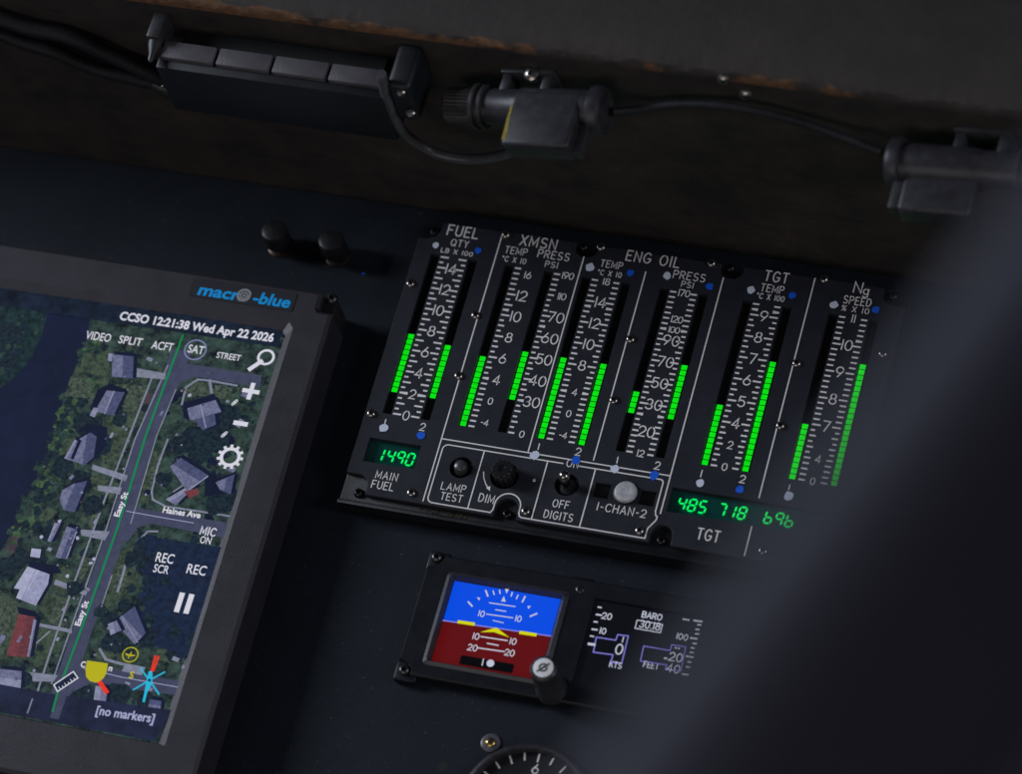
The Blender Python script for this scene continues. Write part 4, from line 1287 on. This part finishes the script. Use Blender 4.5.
glow('sky_blue', 4, 74, 224, 1.0)
glow('earth_brown', 92, 8, 10, 1.0)
glow('sym_white', 188, 192, 208, 1.0)
glow('sym_lavender', 128, 124, 214, 1.0)
glow('sym_yellow', 206, 208, 10, 1.0)
glow('screen_black', 6, 7, 12, 1.0)
NS = -7.8
b = MB()
hl, hr = (55.3, -111.9), (115.5, -110.0)
b.poly([(SC1[0], hl[1]), (SC1[1], hr[1]), (SC1[1], SC1[3]), (SC1[0], SC1[3])], NS, 'sky_blue')
b.poly([(SC1[0], SC1[2]), (SC1[1], SC1[2]), (SC1[1], hr[1]), (SC1[0], hl[1])], NS, 'earth_brown')
b.build('attitude_screen', ES, flat=True)

b = MB()
N1 = NS + .25
def sline(m, w, a, c):
    b.stroke([a, c], w, N1, m)
b.ribbon([(SC1[0], hl[1]), (SC1[1], hr[1])], .7, NS + .1, 'sym_lavender')
for a, c, w in (((66.2, -98.9), (68.9, -101.0), .9), ((73.8, -90.8), (75.7, -93.7), .9), ((77.8, -90.3), (78.9, -92.2), .7), ((81.1, -89.2), (81.9, -91.1), .7),
                ((88.2, -89.3), (88.2, -91.4), .7), ((91.7, -90.2), (91.4, -92.4), .7), ((95.6, -90.4), (95.0, -93.6), .9), ((104.4, -98.8), (101.4, -101.0), .9),
                ((77.6, -97.4), (91.9, -97.0), .6), ((82.0, -100.7), (87.6, -100.6), .6), ((78.0, -104.1), (92.3, -103.6), .6), ((82.2, -107.0), (88.1, -107.3), .5),
                ((78.2, -117.3), (92.8, -116.9), .7), ((82.6, -120.4), (88.7, -120.5), .7), ((78.4, -123.9), (92.9, -123.4), .7)):
    sline('sym_white', w, a, c)
def tri(m, *p):
    b.k = (b.k + 1) % 12
    b.poly(p, N1 + .012 * b.k, m)
tri('sym_white', (83.5, -87.4), (86.1, -87.4), (85.3, -90.5))
tri('sym_white', (84.3, -92.1), (86.2, -95.2), (83.6, -95.4))
tri('sym_white', (70.0, -95.5), (72.0, -95.5), (71.8, -97.1))
tri('sym_white', (98.3, -95.6), (100.1, -95.0), (99.3, -97.1))
sline('sym_yellow', 1.9, (64.3, -111.2), (72.3, -111.0))
sline('sym_yellow', 1.9, (98.7, -111.1), (106.7, -110.9))
tri('sym_yellow', (85.1, -110.7), (77.1, -114.9), (84.5, -113.5), (93.5, -115.0))
for s, q, h in (('10', (75.1, -104.3), 3.2), ('10', (95.4, -103.5), 3.2), ('10', (75.6, -117.6), 3.4), ('10', (96.0, -116.8), 3.4), ('20', (75.5, -124.3), 3.4), ('20', (95.9, -123.5), 3.4)):
    write(b, s, q, None, h, N1, 'sym_white', w=.55, anchor='c')
qa, qb = (70.6, -130.2), (100.6, -132.4)
b.poly(rrect(qa[0], (100.2, -130.8)[0], qa[1] - 4.6, qa[1] + .8, 1.0), NS + .12, 'slip_black')
sline('sym_white', .6, (83.0, -129.6), (83.2, -133.2))
b.ngon((87.3, -131.3), 2.1, N1 + .15, 'sym_white', seg=18)
b.build('attitude_symbol', ES, flat=True)

b = MB()
b.poly(rect(SC2[0] + .02, SC2[1] - .02, SC2[2] + .02, SC2[3] - .02), NS, 'screen_black')
b.build('air_data_screen', ES, flat=True)
b = MB()
N1 = NS + .2
for a, c in (((136.0, -93.4), (138.8, -93.4)), ((135.9, -102.1), (138.5, -102.0)), ((136.1, -110.5), (138.7, -110.4)),
             ((188.4, -97.3), (191.7, -97.2)), ((187.9, -87.2), (192.0, -87.1)), ((188.6, -107.9), (192.1, -107.8)), ((188.9, -118.1), (191.8, -118.0))):
    sline('sym_white', .9, a, c)
for q in ((136.7, -89.1), (136.7, -97.7), (136.8, -106.1), (191.1, -89.2), (190.7, -91.9), (191.2, -94.4), (191.2, -100.0), (190.7, -102.7), (190.9, -105.3), (190.9, -110.8), (190.8, -113.7)):
    sline('sym_white', .8, (q[0] - .8, q[1]), (q[0] + .8, q[1]))
write(b, '20', (141.8, -93.4), None, 3.4, N1, 'sym_white', w=.55, anchor='c')
write(b, '10', (141.8, -102.1), None, 3.2, N1, 'sym_white', w=.55, anchor='c')
write(b, 'BARO', (160.2, -90.6), (170.7, -90.2), 3.2, N1, 'sym_white', w=.6)
write(b, '30.18', (160.1, -96.4), (171.1, -96.1), 4.0, N1, 'sym_white', w=.55)
bx = [(158.1, -91.7), (171.5, -91.4), (171.4, -96.3), (158.6, -96.6)]
u0, u1, v0, v1 = bx[3][0] - .4, bx[2][0] + .6, bx[3][1] - .8, bx[0][1] - .9
b.stroke([(u0, v0), (u1, v0), (u1, v1), (u0, v1)], .5, N1, 'sym_white', closed=True)
write(b, '100', (183.9, -97.5), None, 3.2, N1, 'sym_white', w=.5, anchor='c')
write(b, 'KTS', (150.1, -121.2), (156.4, -121.5), 3.2, N1, 'sym_white', w=.5)
write(b, 'FEET', (167.7, -118.1), (175.6, -118.0), 3.2, N1, 'sym_white', w=.5)
write(b, '0', (152.9, -110.7), None, 5.6, N1, 'sym_white', w=.75, anchor='c')
write(b, '1', (153.5, -105.0), None, 3.0, N1, 'sym_white', w=.55, anchor='c')
write(b, '20', (183.3, -109.5), None, 4.6, N1, 'sym_white', w=.65, anchor='c')
write(b, '-', (178.2, -111.0), None, 4.6, N1, 'sym_white', w=.9, anchor='c')
write(b, '40', (183.5, -116.0), None, 4.4, N1, 'sym_white', w=.6, anchor='c')
write(b, '--', (182.8, -104.2), None, 3.0, N1, 'sym_white', w=.6, anchor='c')
write(b, '---', (183.6, -87.4), None, 2.2, N1, 'sym_white', w=.7, anchor='c')
k1 = [(139.2, -106.2), (149.8, -106.0), (150.1, -102.7), (155.8, -102.4), (156.1, -118.5), (150.4, -118.8), (150.4, -114.4), (139.8, -114.9)]
b.stroke(k1, .6, N1, 'sym_lavender', closed=True)
k2 = [(165.2, -106.5), (179.5, -106.4), (179.5, -103.0), (187.0, -102.8), (187.7, -116.8), (179.5, -117.3), (179.6, -114.7), (165.5, -115.1)]
b.stroke(k2, .5, N1, 'sym_lavender', closed=True)
b.stroke([(136.2, -110.7), (139.3, -110.6)], 1.4, N1, 'sym_white')
write(b, '=-', (183.4, -129.0), None, 2.6, N1, 'frame_grey', w=.5, anchor='c')
b.build('air_data_symbol', ES, flat=True)

first = None
for q in ((42.3, -76.5), (42.6, -143.6), (124.1, -81.2)):
    if first is None:
        first = screw_mesh('mounting_screw', 3.2, 'screw_dark', ES, P(q[0], q[1], -8.3), h=2.6)
    else:
        copy_part(first, ES, P(q[0], q[1], -8.3))
# setting knob: long fluted barrel with a white cap
KB = (123.4, -139.8)
b = MB()
o = P(KB[0], KB[1], -8)
b.lathe(o, (0, -1, 0), [(8.4, -1), (8.4, 3), (7.7, 4.2), (7.5, 26), (7.1, 28.2), (6.2, 29.0), (5.6, 29.0)], 'lamp_black', seg=48)
knob = b.build('setting_knob', ES)
b = MB()
b.lathe(o, (0, -1, 0), [(5.4, 28.6), (5.4, 29.15), (5.2, 29.25)], 'paper_white', seg=32)
c = (KB[0], KB[1])
for r, a0, a1 in ((2.0, 40, 200), (2.0, 220, 380)):
    b.ring(c, r - .45, r + .45, 21.4, 'deep_black', seg=14, a0=math.radians(a0), a1=math.radians(a1))
b.ribbon([(c[0] - 2.6, c[1] - 2.6), (c[0] + 2.6, c[1] + 2.6)], .9, 21.45, 'deep_black')
b.build('cap', knob)

# ================================================================== ROUND GAUGE at the lower edge
GC = (125.2, -205.2)
GR = 34.0
gauge = thing('round_gauge', 'round black dial gauge cut off by the lower edge with white numeral six', 'dial gauge', P(GC[0], GC[1], -14))
b = MB()
b.lathe(P(GC[0], GC[1], -14), (0, -1, 0), [(GR + 2, -1), (GR + 2, 2.5), (GR + .4, 5.4), (GR - 1.2, 6.2), (GR - 2.2, 5.8), (GR - 2.8, 4.0), (GR - 3.0, 2.2)], 'lamp_black', seg=64, mcap='dial_black')
b.build('case', gauge)
b = MB()
for k in range(-9, 10):
    a = PI / 2 - k * math.radians(15)
    r1, r0 = 30.2, (26.0 if k % 2 == 0 else 26.6)
    d = (math.cos(a), math.sin(a))
    b.stroke([(GC[0] + d[0] * r0, GC[1] + d[1] * r0), (GC[0] + d[0] * r1, GC[1] + d[1] * r1)], .8, -11.6, 'legend_white')
write(b, '6', (GC[0], GC[1] + 21.8), None, 5.0, -11.6, 'legend_white', w=.7, anchor='c')
write(b, '8', (GC[0] + 14.5, GC[1] + 11), None, 5.0, -11.6, 'legend_white', w=.7, anchor='c')
write(b, '4', (GC[0] - 14.5, GC[1] + 11), None, 5.0, -11.6, 'legend_white', w=.7, anchor='c')
b.build('dial_marking', gauge, flat=True)
q = (97.5, -172.9)
b = MB()
b.lathe(P(q[0], q[1], -14), (0, -1, 0), [(5.2, -.3), (5.2, .8), (4.7, 1.1), (3.0, 1.2)], 'washer_grey', seg=24)
b.lathe(P(q[0], q[1], -12.8), (0, -1, 0), [(2.5, -.2), (2.5, .5), (1.8, 1.1), (1.0, 1.3)], 'brass', seg=18, mcap='deep_black')
b.ribbon([(q[0] - 1.9, q[1] + .4), (q[0] + 1.9, q[1] - .4)], .7, -11.42, 'deep_black')
b.ribbon([(q[0] - .4, q[1] - 1.9), (q[0] + .4, q[1] + 1.9)], .7, -11.38, 'deep_black')
b.build('screw', gauge)

# ================================================================== two small knobs above the map screen
for q, lab in (((-100.5, 98.4), 'small black panel knob above the map screen, left of its twin'), ((-66.2, 97.8), 'small black panel knob nearer the gauge panel, with a brass ring at its base')):
    kn = thing('panel_knob', lab, 'knob', P(q[0], q[1], -14), 'small knobs above the map screen')
    b = MB()
    b.lathe(P(q[0], q[1], -14), (0, -1, 0), [(7.2, -.5), (7.2, .8), (6.2, 1.4), (4.2, 1.5)], 'ring_brass', seg=28)
    b.build('base_ring', kn)
    b = MB()
    b.lathe(P(q[0], q[1], -14), (0, -1, 0), [(3.6, 0), (3.6, 6), (7.0, 6.5), (7.6, 7.5), (7.5, 17.5), (6.8, 19.2), (5.5, 19.8)], 'knob_black', seg=48, flute=24, fd=.04)
    b.build('cap', kn)

# ================================================================== UTILITY LIGHTS under the glare shield
def utility_light(org, ang, lab):
    """org = middle of the barrel; the barrel runs along local X (knurled end at -X)"""
    t = thing('utility_light', lab, 'cockpit light', org, 'utility lights under the glare shield')
    X = Vector((1, 0, 0))
    def V(x, y, z): return Vector(org) + Vector((x, y, z)) * .001
    parts = []
    b = MB(); b.lathe(V(-56, 0, 0), X, [(8.6, 0), (9.6, 1.2), (9.8, 13), (9.2, 15)], 'lamp_brown', seg=60, flute=30, fd=.05)
    parts.append(b.build('knurled_knob', t))
    b = MB(); b.lathe(V(-40, 0, 0), X, [(11.0, 0), (12.2, .8), (12.2, 2.6), (10.6, 3.2), (10.6, 5.0), (11.6, 5.4), (11.6, 7), (10.0, 7.6)], 'bracket_grey', seg=40)
    parts.append(b.build('collar', t))
    b = MB()
    b.lathe(V(-34, 0, 0), X, [(9.6, 0), (9.8, 20), (10.6, 22), (10.8, 62), (10.4, 64)], 'lamp_black', seg=40)
    parts.append(b.build('barrel', t))
    b = MB(); b.lathe(V(27, 0, 0), X, [(11.6, 0), (13.0, .8), (13.2, 4.5), (12.4, 6.6), (10.6, 7.6), (9.4, 7.4), (8.8, 6.4), (5.6, 6.2), (5.2, 7.0), (3.2, 7.2)], 'lamp_black', seg=40)
    parts.append(b.build('end_cap', t))
    b = MB()
    u, n, v = org[0] * 1000, -org[1] * 1000, org[2] * 1000
    b.box(u - 14, u + 24, v - 29, v + 4, n - 4, n + 10.9, 'lamp_black', bev=2.2, seg=3)
    b.box(u + 23, u + 29, v - 28, v - 5, n - 3, n + 4, 'bracket_grey', bev=.8)
    sh = b.build('lamp_shade', t); parts.append(sh)
    if 'middle' in lab:
        b = MB()
        pts = [(-14.0, -6), (-12.8, -6), (-12.6, -13), (-11.8, -19), (-11.4, -26.6), (-13.6, -26.8), (-13.8, -19), (-14.1, -13)]
        b.poly([(u + x, v + z) for x, z in pts], n + 11.0, 'yellow_primer')
        b.build('chipped_edge', sh, flat=True)
    b = MB()
    b.box(u - 26, u - 21, v + 6, 137.4, n - 6, n + 7, 'bracket_grey', bev=.8)
    b.box(u - 3, u + 2, v + 6, 137.4, n - 6, n + 7, 'bracket_grey', bev=.8)
    b.box(u - 27, u + 3, 134.0, 137.3, n - 8, n + 9, 'bracket_grey', bev=.8)
    parts.append(b.build('bracket', t))
    b = MB(); b.lathe(V(-9, -8, 16), (0, -1, -.25), [(4.0, -2), (4.0, 1.2), (2.8, 2.2), (1.6, 2.4), (1.2, 1.4)], 'screw_steel', seg=18, mcap='deep_black')
    parts.append(b.build('screw', t))
    t.rotation_euler = (0, 0, ang)
    return t
La, Lb = Vector((23.6, 118, 139.5)), Vector((112.1, 118, 155.6))
mid = (La + Lb) / 2
d3 = P(Lb[0], 0, Lb[2]) - P(La[0], 0, La[2])
org = P(mid[0], 118, mid[2]) + Vector((.010, 0, 0))
utility_light(org, math.atan2(d3.y, d3.x), 'black cockpit light with ribbed knob and yellow chipped edge, in the middle under the hood')
Ra = Vector((260.6, 117, 149.1))
org2 = P(Ra[0], 117, Ra[2]) + Vector((.0345, .002, 0))
utility_light(org2, PI - .12, 'black cockpit light at the far right under the hood, partly cut off by the frame')

# ================================================================== four segment box hanging from the shield
q0, q1 = (-135.7, 109, 145.6), (-8.8, 109, 164.4)
B0, B1 = q0[0], q1[0]
nf = (q0[2] + q1[2]) / 2
box = thing('segment_box', 'dark box with a row of four pale grey segments hanging under the glare shield', 'switch box', P((B0 + B1) / 2, 137, nf - 20), )
b = MB()
b.box(B0 - 1, B1 + 1, 108, 124.5, nf - 46, nf - 3, 'box_blue_black', bev=1.5)
b.box(B0 + 6, B1 - 6, 123, 137.2, nf - 42, nf - 10, 'deep_black')
b.build('box_body', box)
first = None
wseg = (B1 - B0) / 4
for i in range(4):
    u0 = B0 + i * wseg + .9; u1 = B0 + (i + 1) * wseg - .9
    if first is None:
        b = MB()
        b.box(u0, u1, 113.2, 123.6, nf - 6, nf, 'tile_grey', bev=.8, seg=2)
        first = b.build('segment', box, origin=P((u0 + u1) / 2, 115, nf))
    else:
        copy_part(first, box, P((u0 + u1) / 2, 115, nf))
b = MB()
b.box(B0 - 8, B0 - .5, 121, 137.3, nf - 12, nf + 6, 'bracket_grey', bev=1.0)
qs = P(B0 - 4, 113, nf + 3)
b.lathe(P(B0 - 4, 122, nf), (0.1, -.1, -1), [(4.2, -1), (3.6, 4), (1.8, 9), (1.5, 13), (.8, 14)], 'bracket_grey', seg=16)
b.build('bracket', box)
b = MB()
b.box(B1 + 4, B1 + 17, 110, 137.3, nf - 26, nf + 8, 'box_blue_black', bev=3.0, seg=3)
b.build('bracket', box)
for q in ((2.8, 110, 157.9), (5.5, 108, 141.0)):
    b = MB()
    b.lathe(P(q[0], q[1], q[2]), (0, -1, -.6), [(2.4, -3), (2.4, .8), (1.6, 1.6), (.9, 1.7)], 'screw_steel', seg=14)
    b.build('screw', box)

# ================================================================== cables
def cable(name, pts, r, m, lab, cat, group=None, ends=None):
    b = MB()
    for p in (pts if isinstance(pts[0], list) else [pts]):
        b.tube([P(*q) for q in p], r, m)
    o = b.build(name, origin=P(*(pts[0] if isinstance(pts[0], tuple) else pts[0][0])))
    return tag(o, lab, cat, group)
cable('cable', [(-330, 134, 200), (-237.6, 131, 141.6), (-200.7, 131, 132.2), (-173.3, 130, 117.1), (-154.8, 129, 105.9), (-149.1, 130, 97.5)], 4.4, 'rubber_grey', 'thick black cable crossing the top left corner under the hood, upper of the pair', 'cable', 'pair of cables at the top left')
cable('cable', [(-330, 134, 180), (-243.4, 132, 123.8), (-214.3, 131, 114.0), (-191.0, 130, 102.8), (-160.4, 129, 98.4), (-153.3, 130, 90.3)], 4.0, 'rubber_grey', 'black cable in the top left corner running just below a thicker one', 'cable', 'pair of cables at the top left')
cable('lamp_cable', [(-6.3, 112, 170.0), (-7.1, 111, 146.0), (-5.9, 112, 114.6), (1.4, 114, 96.9), (11.4, 114, 90.2), (27.3, 114, 90.2), (44.4, 114, 97.8), (60.1, 114, 111.0), (68.1, 116, 122.0)], 2.9, 'cable_grey', 'grey cable sagging from the four segment box to the middle light', 'cable')
cable('hose', [(114.0, 120, 150.0), (126.6, 127, 144.9), (148.1, 130, 150.4), (172.6, 130, 154.5), (198.9, 130, 152.3), (224.8, 129, 145.9), (255.9, 122, 143.7)], 2.3, 'rubber_grey', 'dark flexible conduit running between the two cockpit lights', 'conduit')
b = MB()
q = (-154.0, 129, 97.9)
b.lathe(P(*q), (0.9, .4, -.1), [(5.2, -4), (5.8, 0), (5.8, 7), (4.6, 9)], 'black_plastic', seg=20)
b.lathe(P(q[0] + 3, q[1] - 3, q[2] + 5), (0, -1, -.4), [(1.4, -2), (1.4, .6), (.8, 1.0)], 'screw_steel', seg=10)
tag(b.build('cable_connector', origin=P(*q)), 'black plug where the top left cables meet the segment box', 'connector')

# ================================================================== seat close to the viewer, far out of focus
EA, EB = Vector((0.4459, -1.1676, -0.6114)), Vector((0.5052, -1.2033, -0.5006))   # two points on its inner edge
el = (EB - EA).normalized()
es = el.cross(AZ).normalized()                   # across the backrest
if es.dot(AX) < 0: es = -es
et = es.cross(el).normalized()
if et.dot(AZ) < 0: et = -et
SEAT_SHIFT = -0.0025
TH, WD = 0.044, 0.160
seat_c = (EA + EB) / 2 + es * (WD + SEAT_SHIFT)
seat = thing('crew_seat', 'large dark cloth seat back close to the viewer at lower right, out of focus', 'seat', seat_c - el * 0.30)
b = MB()
rows = []
for i in range(41):
    y = -0.34 + 0.70 * i / 40
    k = 1.0
    e = abs(y - 0.01) / 0.35
    k = (1 - max(0, (e - .8) / .2) ** 2 * .5)
    row = []
    for j in range(48):
        a = 2 * PI * j / 48
        ca, sa = math.cos(a), math.sin(a)
        px_ = math.copysign(abs(ca) ** .66, ca) * WD * k
        pz_ = math.copysign(abs(sa) ** .8, sa) * TH * k
        row.append(b.bm.verts.new(seat_c + el * y + es * px_ + et * pz_))
    rows.append(row)
for r0, r1 in zip(rows, rows[1:]):
    for j in range(48):
        b.face([r0[j], r0[(j + 1) % 48], r1[(j + 1) % 48], r1[j]], 'seat_cloth')
b.face(rows[0][::-1], 'seat_cloth'); b.face(rows[-1], 'seat_cloth')
b.build('backrest', seat)
b = MB()
b.tube([seat_c + el * y - es * (WD * .62) + et * (TH * .93) for y in (-.26, -.1, .1, .28)], 3.0, 'seat_cloth')
b.build('piping', seat)
